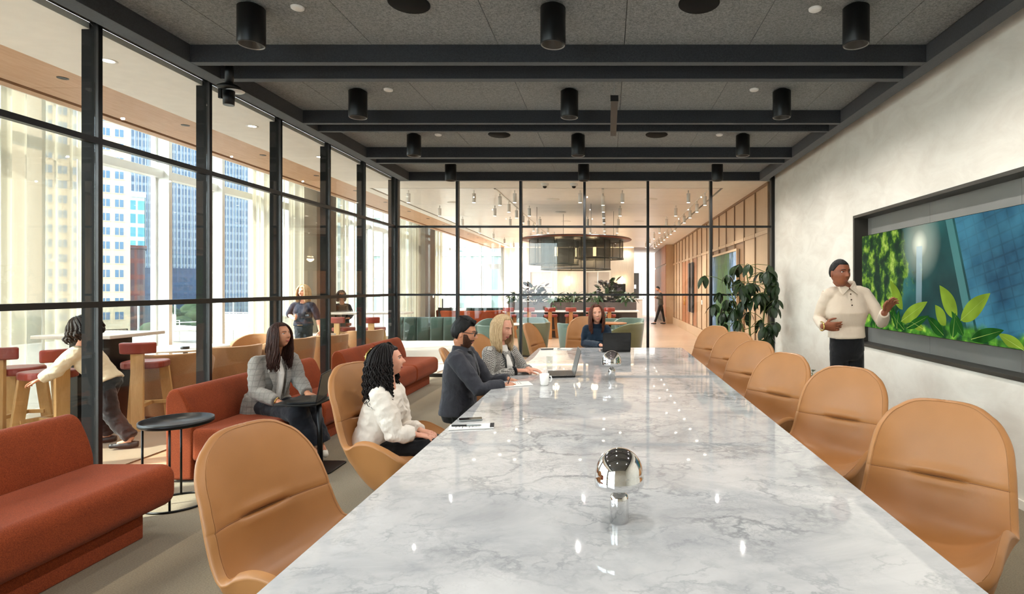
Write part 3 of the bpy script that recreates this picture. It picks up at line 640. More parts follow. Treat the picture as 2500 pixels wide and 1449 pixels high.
# suspended microphone bar
mb=thing('microphone_bar','slim grey bar hung on thin cables above the table centre','microphone bar',(.06,5.2,3.33))
MB().box(-.033,0,-.025,.033,1.2,.02).build('body',MAT['baffle'],mb,bevel=.004); MB().box(-.036,-.012,-.03,.036,.0,.025).build('end_cap',MAT['black'],mb)
for y in (.12,1.08): MB().tube([(0,y,.02),(0,y,.33)],.0025,6).build('cable',MAT['grey_metal'],mb)
# camera / spot fixture by the window-side beam
cf=thing('ceiling_camera','black swivelling camera fixture hung in the corner by the glass','camera',(-3.36,5.05,3.51))
MB().cyl(0,0,-.12,.15,.035).build('stem',MAT['black_metal'],cf); MB().lathe([(0,-.16),(.09,-.155),(.095,-.13),(.06,-.11),(0,-.105)],seg=28).build('base_disc',MAT['black_metal'],cf)
MB().lathe([(.0,-.172),(.06,-.17),(.075,-.16)],c=(.04,.02,0),seg=24).build('ring',MAT['white_plastic'],cf)  # white disc standing in for a reflection on the black fixture
MB().cyl(.015,-.03,-.30,-.175,.044,r1=.048).build('head',MAT['black_metal'],cf); MB().box(-.07,-.045,-.24,-.045,-.015,-.14).build('bracket',MAT['black_metal'],cf)
# mushroom lamps
def mushroom():
    t=thing('table_lamp','x','table lamp',group='chrome mushroom lamps')
    prof=[(.033,0),(.0355,.002),(.0355,.082)]+[(.0355*math.cos(a),.082+.033*math.sin(a)) for a in [k*PI/2/8 for k in range(1,8)]]+[(.004,.115)]
    MB().lathe(prof,seg=40).build('base',MAT['chrome'],t)
    MB().cyl(0,0,.113,.150,.006).build('stem',MAT['chrome'],t)
    dome=[(.0905,.138),(.0915,.140),(.0915,.168)]+[(.0905*math.cos(a),.170+.100*math.sin(a)) for a in [k*PI/2/14 for k in range(0,14)]]+[(.001,.270)]
    inner=[(.001,.262)]+[(.086*math.cos(a),.168+.094*math.sin(a)) for a in [k*PI/2/10 for k in range(9,-1,-1)]]+[(.089,.139),(.0905,.138)]
    MB().lathe(dome,seg=56).build('shade',MAT['chrome'],t); MB().lathe(inner,seg=40).build('shade_lining',MAT['white_plastic'],t)
    MB().sph((0,0,.165),.022).build('bulb',MAT['white_plastic'],t)
    return t
TT=.74
l1=mushroom(); l1.location=(.042,2.096,TT); l1['label']='chrome mushroom lamp on the near half of the marble table'
dup(l1,(.035,5.36,TT),label='chrome mushroom lamp on the far half of the marble table')
# lounge: track heads, surface spots, downlights
def small_spot(grp,lb,cat='spotlight'):
    t=thing('ceiling_spotlight',lb,cat,group=grp)
    MB().cyl(0,0,-.24,-.06,.037,16).build('housing',MAT['white_plastic'],t); MB().cyl(0,0,-.06,0,.012,8).build('stem',MAT['white_plastic'],t)
    MB().lathe([(0,-.242),(.031,-.242)],seg=16).build('lens',MAT['lamp_on'],t)
    return t
p=small_spot('white cylinder spots on the lounge ceiling','small white cylinder spotlight on the lounge ceiling boards')
k=0
for y in (11.3,13.4,15.5,17.6,19.7,21.8,23.9):
    for x in (-3.96,-2.66,-1.85,-.55,.29,1.6):
        if k==0: p.location=(x,y,LZ); q=p
        else: q=dup(p,(x,y,LZ))
        k+=1
        if (k%3)==0: spot(q,(0,0,-.26),95,2.5,.9,color=(.96,.98,1.0),rad=.05)
for x,nm in zip(tracks,('window side','middle','oak wall side')):
    tg='spotlight heads on the %s ceiling track'%nm
    tag(MB().box(x-.018,11.1,LZ-.012,x+.018,25.5,LZ+.02).build('ceiling_track',MAT['white_metal']),'long recessed light track in the lounge ceiling, %s'%nm,'track')
    a=small_spot(tg,'white spotlight head on the %s ceiling track'%nm)
    for k in range(13):
        y=11.6+k*1.05
        if k==0: a.location=(x,y,LZ-.01); q=a
        else: q=dup(a,(x,y,LZ-.01))
        if k%4==1: spot(q,(0,0,-.26),95,2.5,.9,color=(.96,.98,1.0),rad=.05)
dl=thing('downlight','round recessed downlight in the white lounge ceiling beside the glass wall','downlight',(-4.25,4.84,LZ),group='white downlights beside the glass wall')
MB().lathe([(.045,-.004),(.062,-.006),(.066,0)],seg=24).build('trim_ring',MAT['white_plastic'],dl); MB().lathe([(0,-.002),(.045,-.002)],seg=20).build('lens',MAT['lamp_on'],dl)
spot(dl,(0,0,-.02),60,2.0,.8)
for y in (1.8,3.3,6.8,8.4,9.8): dup(dl,(-4.25,y,LZ))
dk=thing('downlight','small dark recessed downlight in the oak soffit','downlight',(-5.02,5.24,LZ),group='dark downlights in the oak soffit')
MB().lathe([(.03,-.003),(.042,-.004),(.045,0)],seg=20).build('trim_ring',MAT['baffle'],dk); MB().lathe([(0,-.001),(.03,-.001)],seg=16).build('lens',MAT['baffle'],dk)
for k in range(1,13): dup(dk,(-5.02,5.24+k*1.52,LZ))
dsp=MB().lathe([(0,-.01),(.13,-.01),(.14,0)],seg=32).mesh('speaker_grille',MAT['white_plastic'])
for x,y in ((-1.19,12.4),(.94,12.4),(-1.2,14.5),(-1.21,16.5),(.91,16.5),(-3.5,12.9)): tag(inst('ceiling_speaker',dsp,None,(x,y,LZ)),'round white speaker in the lounge ceiling boards','speaker','round white speakers in the lounge ceiling')
for x,w in ((-1.17,'nearer the window side'),(-.63,'nearer the oak wall')):
    t=thing('dome_camera','white dome security camera on the lounge ceiling, '+w,'camera',(x,10.55,LZ)); MB().lathe([(0,-.05),(.05,-.05),(.07,-.03),(.075,0)],seg=24).build('housing',MAT['white_plastic'],t); MB().sph((0,0,-.05),.04,14,8).build('lens',MAT['screen_black'],t)
# cove light over the lift wall
cv=thing('cove_light','warm strip of light hidden over the stone lift wall','light',(0,26.95,3.50)); MB().box(-4.9,0,0,1.2,.03,.02).build('diffuser',MAT['lamp_soft'],cv)
for x in (-4.2,-2.4,-.6,.9): spot(cv,(x,-.1,-.02),20,2.4,.9,color=(1,.88,.7),rad=.1,aim=(0,.35,-1))
# wall sconces
sc=thing('wall_sconce','x','wall light',(-4.33,YE-.04,1.925),group='pill shaped sconces on the lift wall')
MB().tube([(0,-.04,-.17),(0,-.04,.17)],.055,16).sph((0,-.04,-.17),.055).sph((0,-.04,.17),.055).build('shade',MAT['lamp_soft'],sc); MB().box(-.03,-.0,-.2,.03,.04,.2).build('bracket',MAT['gold'],sc)
l=bpy.data.lights.new('lamp_light','POINT'); l.energy=5; l.color=(1,.75,.45); l.shadow_soft_size=.06; lo=bpy.data.objects.new('lamp_light',l); lo.location=(0,-.16,0); link(lo,sc)
sc['label']='glowing pill shaped sconce beside the glazed end door'
dup(sc,(-1.84,YE-.04,1.925),label='glowing pill shaped sconce between the two lift doors'); dup(sc,(.67,YE-.04,1.925),label='glowing pill shaped sconce nearest the corridor')
# round mesh chandelier
ch=thing('chandelier','large round chandelier of overlapping dark mesh drums under a copper rimmed disc','chandelier',(-.776,14.0,-.12))
MB().lathe([(0,2.92),(1.34,2.92),(1.36,2.90),(1.34,2.885),(0,2.885)],seg=72).build('top_disc',MAT['black'],ch)
MB().lathe([(1.20,2.882),(1.35,2.882),(1.365,2.90)],seg=72).build('rim',M_plain('copper_rim','#7a3a20',.4,.6),ch)
def drum(cx,cy,r,z0,z1):
    d=MB().lathe([(r,z0),(r,z1)],c=(cx,cy,0),seg=64).build('mesh_drum',MAT['mesh'],ch)
    MB().lathe([(r-.01,z0),(r+.012,z0),(r+.012,z0+.03),(r-.01,z0+.03)],c=(cx,cy,0),seg=64).build('drum_ring',MAT['bronze'],d)
    for k in range(8):
        a=k*PI/4+.2; MB().tube([(cx+r*math.cos(a),cy+r*math.sin(a),z0),(cx+r*math.cos(a),cy+r*math.sin(a),z1)],.010,6).build('rod',MAT['bronze'],d)
MAT['mesh']=mk_mesh_shade()
drum(-.55,.0,.60,2.28,2.88); drum(0,-.15,.84,2.15,2.88); drum(.58,.15,.58,2.42,2.88)
for x,y in ((-.5,0),(.0,.3),(.45,0)):
    MB().tube([(x,y,2.50),(x,y,2.72)],.04,14).build('lamp_tube',MAT['lamp_soft'],ch); MB().cyl(x,y,2.72,2.88,.045).build('socket',MAT['black_metal'],ch)
    l=bpy.data.lights.new('lamp_light','POINT'); l.energy=14; l.color=(1,.72,.4); l.shadow_soft_size=.08; lo=bpy.data.objects.new('lamp_light',l); lo.location=(x,y,2.44); link(lo,ch)
for k in range(4):
    a=k*PI/2+.4; MB().tube([(1.0*math.cos(a),1.0*math.sin(a),2.92),(1.0*math.cos(a),1.0*math.sin(a),LZ+.12)],.006,6).build('cable',MAT['grey_metal'],ch)
# ------------------------------------------------------------------ the long marble table
table=thing('conference_table','long white marble conference table with grey veins','table',(0,0,0))
MB().prism(rrect(-.995,.75,1.078,8.19,.10),.70,.735).prism(rrect(-.99,.755,1.073,8.185,.10),.735,.74).build('tabletop',MAT['marble'],table,bevel=.003)
for y in (1.7,4.4,7.0): MB().prism(rrect(-.42,y-.35,.50,y+.35,.12),0,.70).build('pedestal',MAT['counter_dark'],table,bevel=.005)

# ------------------------------------------------------------------ swivel chairs
def chair_meshes():
    # profile of the shell from the seat front to the top of the back: (y, z)
    pr=[(.29,.445),(.22,.465),(.08,.458),(-.04,.452),(-.12,.462),(-.185,.500),(-.225,.565),(-.252,.65),(-.272,.74),(-.292,.83),(-.314,.92),(-.338,1.0),(-.356,1.045)]
    pts=[Vector((0,a,b)) for a,b in pr]; L=[0]
    for i in range(1,len(pts)): L.append(L[-1]+(pts[i]-pts[i-1]).length)
    T=L[-1]
    def prof(t):
        d=t*T
        for i in range(1,len(L)):
            if d<=L[i] or i==len(L)-1:
                k=(d-L[i-1])/(L[i]-L[i-1]); p0=pts[max(i-2,0)];p1=pts[i-1];p2=pts[i];p3=pts[min(i+1,len(pts)-1)]
                return .5*((2*p1)+(p2-p0)*k+(2*p0-5*p1+4*p2-p3)*k*k+(3*p1-3*p2+p3-p0)*k**3)
    def nrm(t):
        a=prof(max(t-.01,0));b=prof(min(t+.01,1)); d=(b-a).normalized(); return Vector((0,d.z,-d.y)) if True else d
    tc=.66   # crease height along the profile
    def halfw(t):
        W=.325-.035*max(0,min(1,(t-.42)/.35))
        if t<.35: W=.325-.03*((.35-t)/.35)
        if t>.70: W*=(max(0,1-((t-.70)/.30)**2.5))**(1/2.2)*.985+.015
        if t<.12: W*=(max(0,1-((.12-t)/.12)**3))**(1/3)*.55+.45
        return W
    def wrap(t):
        if t<.12: return .03+.07*(t/.12)
        if t<.42: return .10+.05*math.sin((t-.12)/.30*PI)
        if t<.75: return .10-.04*(t-.42)/.33
        return max(0,.06*(1-(t-.75)/.25))
    def surf(t,v,off=0,crease=True):
        c=prof(t); n=nrm(t); W=halfw(t); a=abs(v)
        p=c+Vector((1,0,0))*(W*(v if True else 0))*(1-.10*wrap(t)/.2*a**3)
        p=p+n*(wrap(t)*a**2.6)
        if t>.68: p=p+n*(-.012*((t-.68)/.32)**2)
        # padded panel with a slit
        if crease:
            lens=max(0,1-(v/.42)**2)**.5 if abs(v)<.42 else 0
            g=math.exp(-((t-tc)/.0075)**2); p=p-n*(.020*g*lens)
            p=p+n*(.010*math.exp(-((t-tc-.028)/.02)**2)*(.3+.7*lens))+n*(.006*math.exp(-((t-tc+.03)/.02)**2)*(.3+.7*lens))
            g2=math.exp(-((t-tc)/.004)**2); p=p-n*(.003*g2*(1-lens))
        return p+n*off
    ts=sorted(set([0,.015,.03,.05,.07,.09,.12]+[.12+.02*k for k in range(27)]+[tc+.004*k for k in range(-9,10)]+[.68+.015*k for k in range(16)]+[.92,.935,.95,.962,.974,.984,.992,.997,1.0]))
    nv=37; vv=[-1+2*k/(nv-1) for k in range(nv)]
    vv=[math.copysign(abs(x)**.85,x) for x in vv]
    inner=MB(); v=[surf(t,x) for t in ts for x in vv]; fs=[]
    for j in range(len(ts)-1):
        for i in range(nv-1):
            a=j*nv+i; fs.append((a,a+1,a+nv+1,a+nv))
    inner.add(v,fs,0,True)
    # outer shell: offset surface, joined round the rim by a rounded edge
    TH=.046
    def outer(t,x):
        q=surf(t,x,crease=False); n=nrm(t)
        side=Vector((math.copysign(1,x),0,0))*(abs(x)**6)*.022
        k=max(0,min(1,(.52-t)/.30)); k=k*k*(3-2*k); kf=min(1,max(0,t/.10)); side=side+Vector((0,-.04*k,-.21*k*kf))*(1-abs(x)**7)
        return q-n*(TH*(1-.35*abs(x)**8))+side+ (Vector((0,0,.012))*max(0,(t-.95)/.05) if t>.95 else Vector())
    om=MB(); v=[outer(t,x) for t in ts for x in vv]; fs=[(a[3],a[2],a[1],a[0]) for a in fs]; om.add(v,fs,0,True)
    # rim strip
    def rimpath(f,dn):
        pth=[(ts[0],x) for x in vv]+[(t,vv[-1]) for t in ts[1:]]+[(ts[-1],x) for x in vv[::-1][1:]]+[(t,vv[0]) for t in ts[::-1][1:-1]]
        return pth
    pth=rimpath(None,None); n=len(pth); rv=[]; rf=[]
    for (t,x) in pth:
        a=surf(t,x); b=outer(t,x); m=(a+b)/2; out=(Vector((x*.6,0,0))+ (prof(1)-prof(.9)).normalized()*(1 if t>.9 else 0)*.8 + (prof(0)-prof(.05)).normalized()*(1 if t<.05 else 0)*.8)
        if out.length<1e-6: out=Vector((0,0,1))
        m=m+out.normalized()*.010
        rv+= [a,(a+m)/2+out.normalized()*.004,m,(b+m)/2+out.normalized()*.004,b]
    for i in range(n):
        j=(i+1)%n
        for k in range(4): rf.append((i*5+k,i*5+k+1,j*5+k+1,j*5+k))
    om.add(rv,rf,0,True)
    seam=MB()
    for sgn in (-1,1):
        seam.tube([surf(tc,sgn*(.42+.58*k/14))+nrm(tc)*.0006 for k in range(15)],.0016,6)
    st=MB(); path=[p for p in pth]
    st.tube([surf(t,x*.985)+nrm(t)*.0015 for (t,x) in pth if not(t<.02)],.0013,5,caps=False)
    cr=MB(); cr.tube([surf(tc,-.40+.80*k/20)+nrm(tc)*.0035 for k in range(21)],[.0006+.0045*math.sin(PI*k/20) for k in range(21)],8,flat=.5)
    return dict(seat_shell=om.mesh('seat_shell',MAT['leather']),upholstery=inner.mesh('upholstery',MAT['leather']),seam=seam.mesh('seam',MAT['leather_line']),piping=st.mesh('piping',MAT['stitch']),crease=cr.mesh('crease',MAT['leather_line']))
CM=chair_meshes()
basem=MB(); 
for k in range(4):
    a=k*PI/2+PI/4; basem.tube([(.03*math.cos(a),.03*math.sin(a),.09),(.30*math.cos(a),.30*math.sin(a),.035)],[.022,.013],8)
    basem.cyl(.30*math.cos(a),.30*math.sin(a),0,.035,.016,12)
basem.cyl(0,0,.06,.42,.028); basem.prism(rrect(-.12,-.12,.12,.12,.02),.41,.435)
CM['base']=basem.mesh('base',MAT['black_metal'])
def chair(x,y,face,label,s=1.0,group='tan leather swivel chairs round the marble table'):
    # face: direction the sitter looks, in degrees (0 = +x, 90 = +y)
    t=thing('swivel_chair',label,'chair',(x,y,0),math.radians(face-90),group,s)
    for k,m in CM.items(): inst(k,m,t)
    return t
def chair_at(px,Y,face,label,s=1.0):   # px: the column where the top of the back shows
    X=(px-CX)*Y/F_PX; a=math.radians(face); return chair(X+.34*math.cos(a)*s,Y+.34*math.sin(a)*s,face,label,s)
R=[(2300,2.78,228,'nearest tan chair in the row by the plaster wall',1.0),(2068,3.98,224,'second tan chair from the near end, by the plaster wall',1.0),(1917,4.83,214,'third tan chair from the near end, in front of the standing presenter',1.0),
   (1845,5.94,214,'fourth tan chair from the near end of the plaster wall row',1.0),(1797,7.15,222,'fifth tan chair, next to last before the potted tree',1.0),(1747,8.3,218,'last tan chair before the rear glass, beside the potted tree',1.0)]
for px,Y,f,lb,s in R: chair_at(px,Y,f,lb,s)
chair_at(612,2.40,-15,'empty tan chair nearest the near left table corner, brown in the shade',.98)
chair_at(868,4.05,-18,'tan chair holding the seated person with curly black hair',1.02)
chair_at(1090,5.25,14,'tan chair holding the seated bearded person with glasses',1.0)
chair_at(1170,6.55,-12,'tan chair holding the seated person in the houndstooth cardigan',1.02)
chair_at(1292,8.95,-14,'empty tan chair at the far corner of the table before the rear glass',1.0)
chair_at(1432,9.35,-86,'tan chair at the table head, holding the person in the navy jumper',1.08)

# ------------------------------------------------------------------ screen in the recess
def mk_screen():
    m=N('screen_picture'); v=m.co((1,1,1)); sp=m.n('ShaderNodeSeparateXYZ'); m.l(v,sp.inputs[0]); U=sp.outputs[1]; V=sp.outputs[2]   # local: U from far end (0) to near end (3.1), V 0..1.05
    base=m.ramp(m.noise(v,1.6,3),[(.35,C('#0f3433')),(.55,C('#1a4d4c')),(.7,C('#2a6663'))])
    # building with window grid on the near side
    br=m.n('ShaderNodeTexBrick'); br.offset=0; br.inputs['Scale'].default_value=1; br.inputs['Brick Width'].default_value=.13; br.inputs['Row Height'].default_value=.085; br.inputs['Mortar Size'].default_value=.010; br.inputs['Mortar Smooth'].default_value=.6
    br.inputs['Color1'].default_value=C('#356f86'); br.inputs['Color2'].default_value=C('#1f5f83'); br.inputs['Mortar'].default_value=C('#17384f')
    sw=m.n('ShaderNodeCombineXYZ'); a=m.math('MULTIPLY_ADD',V,.32,U); m.l(a,sw.inputs[0]); m.l(m.math('MULTIPLY_ADD',U,-.22,V),sw.inputs[1]); m.l(sw.outputs[0],br.inputs['Vector'])
    bl=m.mix(.78,br.outputs[0],m.ramp(m.noise(v,2.3,3),[(.35,C('#123a50')),(.65,C('#3f7f95'))]))
    edge=m.math('GREATER_THAN',m.math('MULTIPLY_ADD',V,.32,U),2.1)
    col=m.mix(edge,base,bl)
    st=m.math('LESS_THAN',m.math('ABSOLUTE',m.math('SUBTRACT',m.math('MULTIPLY_ADD',V,.32,U),2.02)),.05); col=m.mix(m.math('MULTIPLY',st,.5),col,C('#5d9a98'))
    # tree foliage at the far end
    lf=m.ramp(m.noise(v,6.5,6,.62),[(.40,C('#0c2a1f')),(.50,C('#20491f')),(.58,C('#6f962c')),(.68,C('#b9cf63'))])
    msk=m.math('MULTIPLY_ADD',m.noise(v,2.6,4,.6),1.6,m.math('MULTIPLY_ADD',U,-1.0,.42)); mk=m.ramp(msk,[(.20,(0,0,0,1)),(.30,(1,1,1,1))])
    col=m.mix(mk,col,lf)
    # low green blur along the bottom
    lb=m.ramp(m.noise(v,9,4),[(.4,C('#12401d')),(.6,C('#4f8f2a')),(.72,C('#a8cf4c'))])
    fb=m.math('MULTIPLY_ADD',m.noise(v,3,3),.55,m.math('MULTIPLY',V,-1.6)); col=m.mix(m.ramp(fb,[(.08,(0,0,0,1)),(.18,(1,1,1,1))]),col,lb)
    # sun burst and its beam
    du=m.math('SUBTRACT',U,1.22); dv=m.math('SUBTRACT',V,.86); d=m.math('SQRT',m.math('ADD',m.math('MULTIPLY',du,du),m.math('MULTIPLY',dv,dv)))
    gl=m.ramp(d,[(0,(1,1,1,1)),(.05,(.8,.8,.8,1)),(.14,(.28,.28,.28,1)),(.36,(0,0,0,1))]); col=m.mix(gl,col,C('#fbffe6'))
    be=m.math('MULTIPLY',m.math('LESS_THAN',m.math('ABSOLUTE',m.math('ADD',du,m.math('MULTIPLY',dv,-.02))),.05),m.math('LESS_THAN',V,.84)); be=m.math('MULTIPLY',be,m.math('GREATER_THAN',V,.22))
    col=m.mix(m.math('MULTIPLY',m.math('MULTIPLY',be,V),.8),col,C('#b9d3dc'))
    e=m.n('ShaderNodeEmission'); e.inputs[1].default_value=.50; m.l(col,e.inputs[0]); g=m.n('ShaderNodeBsdfGlossy'); g.inputs['Roughness'].default_value=.3; mx=m.n('ShaderNodeMixShader'); mx.inputs[0].default_value=.03
    m.l(e.outputs[0],mx.inputs[1]); m.l(g.outputs[0],mx.inputs[2]); m.l(mx.outputs[0],m.out.inputs[0]); return m.m
scr=thing('wall_screen','wide wall screen showing green leaves, sunburst and blue glass building','screen',(2.965,6.64,1.15))
SR=Matrix.Rotation(PI,4,'Z')
MB().box(.004,-3.05,0,.15,0,1.05).build('housing',MAT['screen_black'],scr,bevel=.003)
pic=bpy.data.objects.new('picture',MB().add([(0,0,0),(0,3.04,0),(0,3.04,1.04),(0,0,1.04)],[(3,2,1,0)]).mesh('picture',mk_screen())); pic.scale=(1,-1,1); pic.location=(0,-.005,.005); link(pic,scr)
def leafpoly(cx,cy,ang,L,W,n=14):
    out=[]
    for k in range(2*n):
        t=k/n if k<n else (2*n-k)/n; s=1 if k<n else -1; w=W*math.sin(PI*t**.8)**.9*s*.5
        x=L*t; out.append((cx+x*math.cos(ang)-w*math.sin(ang), max(.012,cy+x*math.sin(ang)+w*math.cos(ang))))
    return out
lm1,lm2=M_emit('screen_leaf_light','#8fae3a',.42,.35),M_emit('screen_leaf_dark','#2f6a2a',.36,.5); lm3=M_emit('screen_leaf_rib','#b5cf6a',.45,.1)
lf=MB()
for cx,cy,a,L,W,mi in ((.80,.03,75,.20,.10,1),(.95,.03,150,.34,.10,1),(1.0,.05,20,.42,.09,1),(.83,.02,120,.3,.09,1),(1.62,.03,150,.30,.12,1),(1.75,.02,80,.22,.12,1),(2.0,.03,15,.40,.11,1),(1.9,.05,130,.26,.1,1),(2.65,.02,60,.30,.12,1),(2.85,.05,120,.30,.12,0),(2.6,.0,160,.3,.10,0),(.35,.0,100,.22,.08,1),
 (.92,.23,131,.40,.145,0),(.89,.11,24,.52,.145,0),(1.81,.19,132,.38,.17,0),(1.86,.175,32,.44,.16,0),(1.65,.12,133,.24,.13,0),(1.30,.06,165,.28,.09,0)):
    p=leafpoly(cx,cy,math.radians(a),L,W); n=len(p)
    lf.add([(-.0015-.0004*mi,-x,y) for x,y in p],[tuple(range(n))],mi)
    ca,sa=math.cos(math.radians(a)),math.sin(math.radians(a)); w=.003
    lf.add([(-.0025,-(cx-w*sa*-1*-1),cy-w*ca),(-.0025,-(cx+L*.96*ca),cy+L*.96*sa),(-.0025,-(cx+w*sa),cy+w*ca)],[(0,1,2)],2)
lfo=lf.build('picture_leaves',[lm1,lm2,lm3],scr)

# ------------------------------------------------------------------ rust sofas along the window side
def wn(o):
    m=o.modifiers.new('wn','WEIGHTED_NORMAL'); m.keep_sharp=True; return o
def spl(pts,n=4):
    out=[]; m=len(pts)
    for i in range(m):
        p0,p1,p2,p3=[Vector((*pts[(i+k)%m],0)) for k in (-1,0,1,2)]
        if (p2-p1).length>.2: out.append((p1.x,p1.y)); continue
        for k in range(n):
            t=k/n; q=.5*((2*p1)+(p2-p0)*t+(2*p0-5*p1+4*p2-p3)*t*t+(3*p1-3*p2+p3-p0)*t**3) if i not in (0,1,len(pts)-1) else p1.lerp(p2,t)
            out.append((q.x,q.y))
    return out
def sofa(y0,y1,label,mods,closed_near=False):
    t=thing('sofa',label,'sofa',(0,y0,0),group='rust velvet sofas along the window wall')
    L=y1-y0
    MB().prism([(-3.55,.10),(-2.97,.10),(-2.97,L-.14),(-3.55,L-.14)],0,.19).build('plinth',MAT['velvet'],t,bevel=.01)
    n=mods; 
    for k in range(n):
        a=L*k/n+.004; b=L*(k+1)/n-.004
        # rounded seat block, front and top edges soft
        prof=[(-3.42,.17),(-2.97,.17)]+[(-2.945+.085*math.cos(q),.262+.092*math.sin(q)) for q in [-PI/2+PI/2*k/7 for k in range(1,8)]]+[(-2.94+.08*math.cos(q),.355+.085*math.sin(q)) for q in [PI/2*k/7 for k in range(0,8)]]+[(-3.42,.44)]
        wn(MB().extr(prof[::-1],'y',a,b,smooth=True).build('seat_cushion',MAT['velvet'],t,bevel=.035,segs=4))
        bp=[(-3.63,.02),(-3.41,.02),(-3.40,.42),(-3.42,.55),(-3.46,.66),(-3.50,.735),(-3.545,.765),(-3.59,.76),(-3.62,.72),(-3.635,.62)]
        wn(MB().extr(spl(bp)[::-1],'y',a,b,smooth=True).build('backrest',MAT['velvet'],t,bevel=.03,segs=4))
    return t
sofa(1.45,3.78,'rust velvet sofa nearest the camera, empty, before the black tray table',2)
sofa(4.66,6.82,'rust velvet sofa on which the person in the plaid blazer sits',2)
sofa(7.46,9.62,'rust velvet sofa in the far corner by both glass walls, empty',2)
def tray_table(x,y,label,r=.232,h=.62):
    t=thing('side_table',label,'side table',(x,y,0),group='round black tray tables between the sofas')
    MB().lathe([(0,h-.03),(r-.01,h-.03),(r,h-.02),(r,h+.006),(r-.007,h+.006),(r-.007,h-.014),(0,h-.014)],seg=56).build('tray',MAT['black_metal'],t)
    ring=[(.21*math.cos(2*PI*k/48),.21*math.sin(2*PI*k/48),.008) for k in range(49)]
    MB().tube(ring,.008,8,caps=False).build('base_ring',MAT['black_metal'],t)
    for a in (1.9*PI/2,.95*PI/2,2.9*PI/2): MB().tube([(.205*math.cos(a+.6),.205*math.sin(a+.6),.008),(.205*math.cos(a+.6),.205*math.sin(a+.6),h-.02)],.0075,8).build('leg',MAT['black_metal'],t)
    return t
tray_table(-3.2,4.225,'round black tray table between the near and the occupied sofa')
tray_table(-3.12,7.1,'round black tray table behind the curly haired person, before the far sofa')
# C-shaped laptop stand
def laptop(x,y,z,rz,label,w=.33,d=.23,open_deg=108,mat='laptop',lid=None):
    t=thing('laptop',label,'laptop',(x,y,z),rz)      # local: keyboard towards -y (user), lid hinge at +y
    MB().prism(rrect(-w/2,-d/2,w/2,d/2,.012),0.002,.016).build('base',MAT[mat],t,bevel=.002)
    kb=MB()
    for r in range(5):
        for c in range(13): kb.box(-w/2+.02+c*(w-.04)/13,d/2-.035-r*.018,.016,-w/2+.018+(c+1)*(w-.04)/13,d/2-.021-r*.018,.0175)
    o=kb.build('keyboard',MAT['baffle'],t); o['kind']='stuff'
    MB().box(-.05,-d/2+.015,.016,.05,-d/2+.075,.0165).build('trackpad',MAT['baffle'],t)
    a=math.radians(open_deg); L=MB(); L.prism(rrect(-w/2,0,w/2,d,.012),0,.007)
    lid_o=L.build('lid',MAT[lid or mat],t,bevel=.002,loc=(0,d/2-.002,.014)); lid_o.rotation_euler=(math.radians(180-open_deg)+0,0,0)
    lid_o.rotation_euler=(PI-a,0,0)
    MB().box(-w/2+.008,.012,-.001,w/2-.008,d-.008,0).build('display',MAT['screen_black'],lid_o)
    return t
# ------------------------------------------------------------------ lounge furniture
def bar_stool(red='red_leather',wood='oak'):
    t=thing('bar_stool','x','bar stool',group='red leather bar stools with slab oak legs')     # sitter looks to +y, back at -y
    MB().prism(rrect(-.21,-.19,.21,.20,.14,6),.68,.76).build('seat',MAT[red],t,bevel=.022,segs=4)
    def fn(a0,a1,r,z0,z1):
        pass
    b=MB(); n=16; v=[];fs=[]
    for k in range(n+1):
        a=PI+(-.62+1.24*k/n)*1.0+PI/2; c=(math.cos(a),math.sin(a))
        for r_,z in ((.235,.86),(.30,.855),(.31,.98),(.245,.985)): v.append((r_*c[0]*1.0,.04+r_*c[1],z))
    for k in range(n):
        for j in range(4): fs.append((k*4+j,k*4+(j+1)%4,k*4+4+(j+1)%4,k*4+4+j))
    fs+=[(3,2,1,0),(n*4,n*4+1,n*4+2,n*4+3)]
    b.add(v,fs,0,False).build('backrest',MAT[red],t,bevel=.018,segs=4)
    w=MAT[wood]
    MB().add([(-.055,-.24,0),(.055,-.24,0),(.055,-.19,0),(-.055,-.19,0),(-.06,-.235,.87),(.06,-.235,.87),(.06,-.195,.87),(-.06,-.195,.87)],[(0,3,2,1),(4,5,6,7),(0,1,5,4),(1,2,6,5),(2,3,7,6),(3,0,4,7)]).build('leg',w,t,bevel=.004)
    for s in (-1,1): MB().add([(s*.19-.05,.16,0),(s*.19+.05,.16,0),(s*.19+.05,.20,0),(s*.19-.05,.20,0),(s*.13-.05,.11,.69),(s*.13+.05,.11,.69),(s*.13+.05,.15,.69),(s*.13-.05,.15,.69)],[(0,3,2,1),(4,5,6,7),(0,1,5,4),(1,2,6,5),(2,3,7,6),(3,0,4,7)]).build('leg',w,t,bevel=.004)
    MB().box(-.16,.13,.24,.16,.16,.28).box(-.02,-.2,.24,.02,.14,.28).build('footrest',w,t,bevel=.003)
    return t
st=bar_stool(); st.location=(-5.62,5.72,.012); st.rotation_euler=(0,0,math.radians(70)); st['label']='red leather bar stool beside the walking person with dark hair'
dup(st,(-5.28,6.5,.012),math.radians(20),'dark red bar stool between the walking person and the tan tub seats')
dup(st,(-6.22,5.98,.012),math.radians(10),'bar stool at the near end of the window high table')
dup(st,(-5.55,11.95,0.012),math.radians(-10),'bar stool in front of the seated person in black')
dup(st,(-4.90,11.95,0.012),math.radians(5),'bar stool at the far high table, next to the glass corner mullion')
cs=bar_stool('red_leather','oak2'); xs_=[(-3.1,'at the planter counter end by the windows'),(-2.45,'second from the window end of the planter counter'),(-1.80,'third from the window end of the planter counter'),(-1.15,'in the middle of the planter counter'),(-.55,'behind the shoulder of the person in navy, at the planter counter'),(.05,'at the planter counter end by the oak wall')]
for k,(x,w) in enumerate(xs_):
    if k==0: cs.location=(x,17.95,0); cs['label']='red stool '+w; cs['group']='red stools along the planter counter'
    else: dup(cs,(x,17.95,0),0,'red stool '+w)
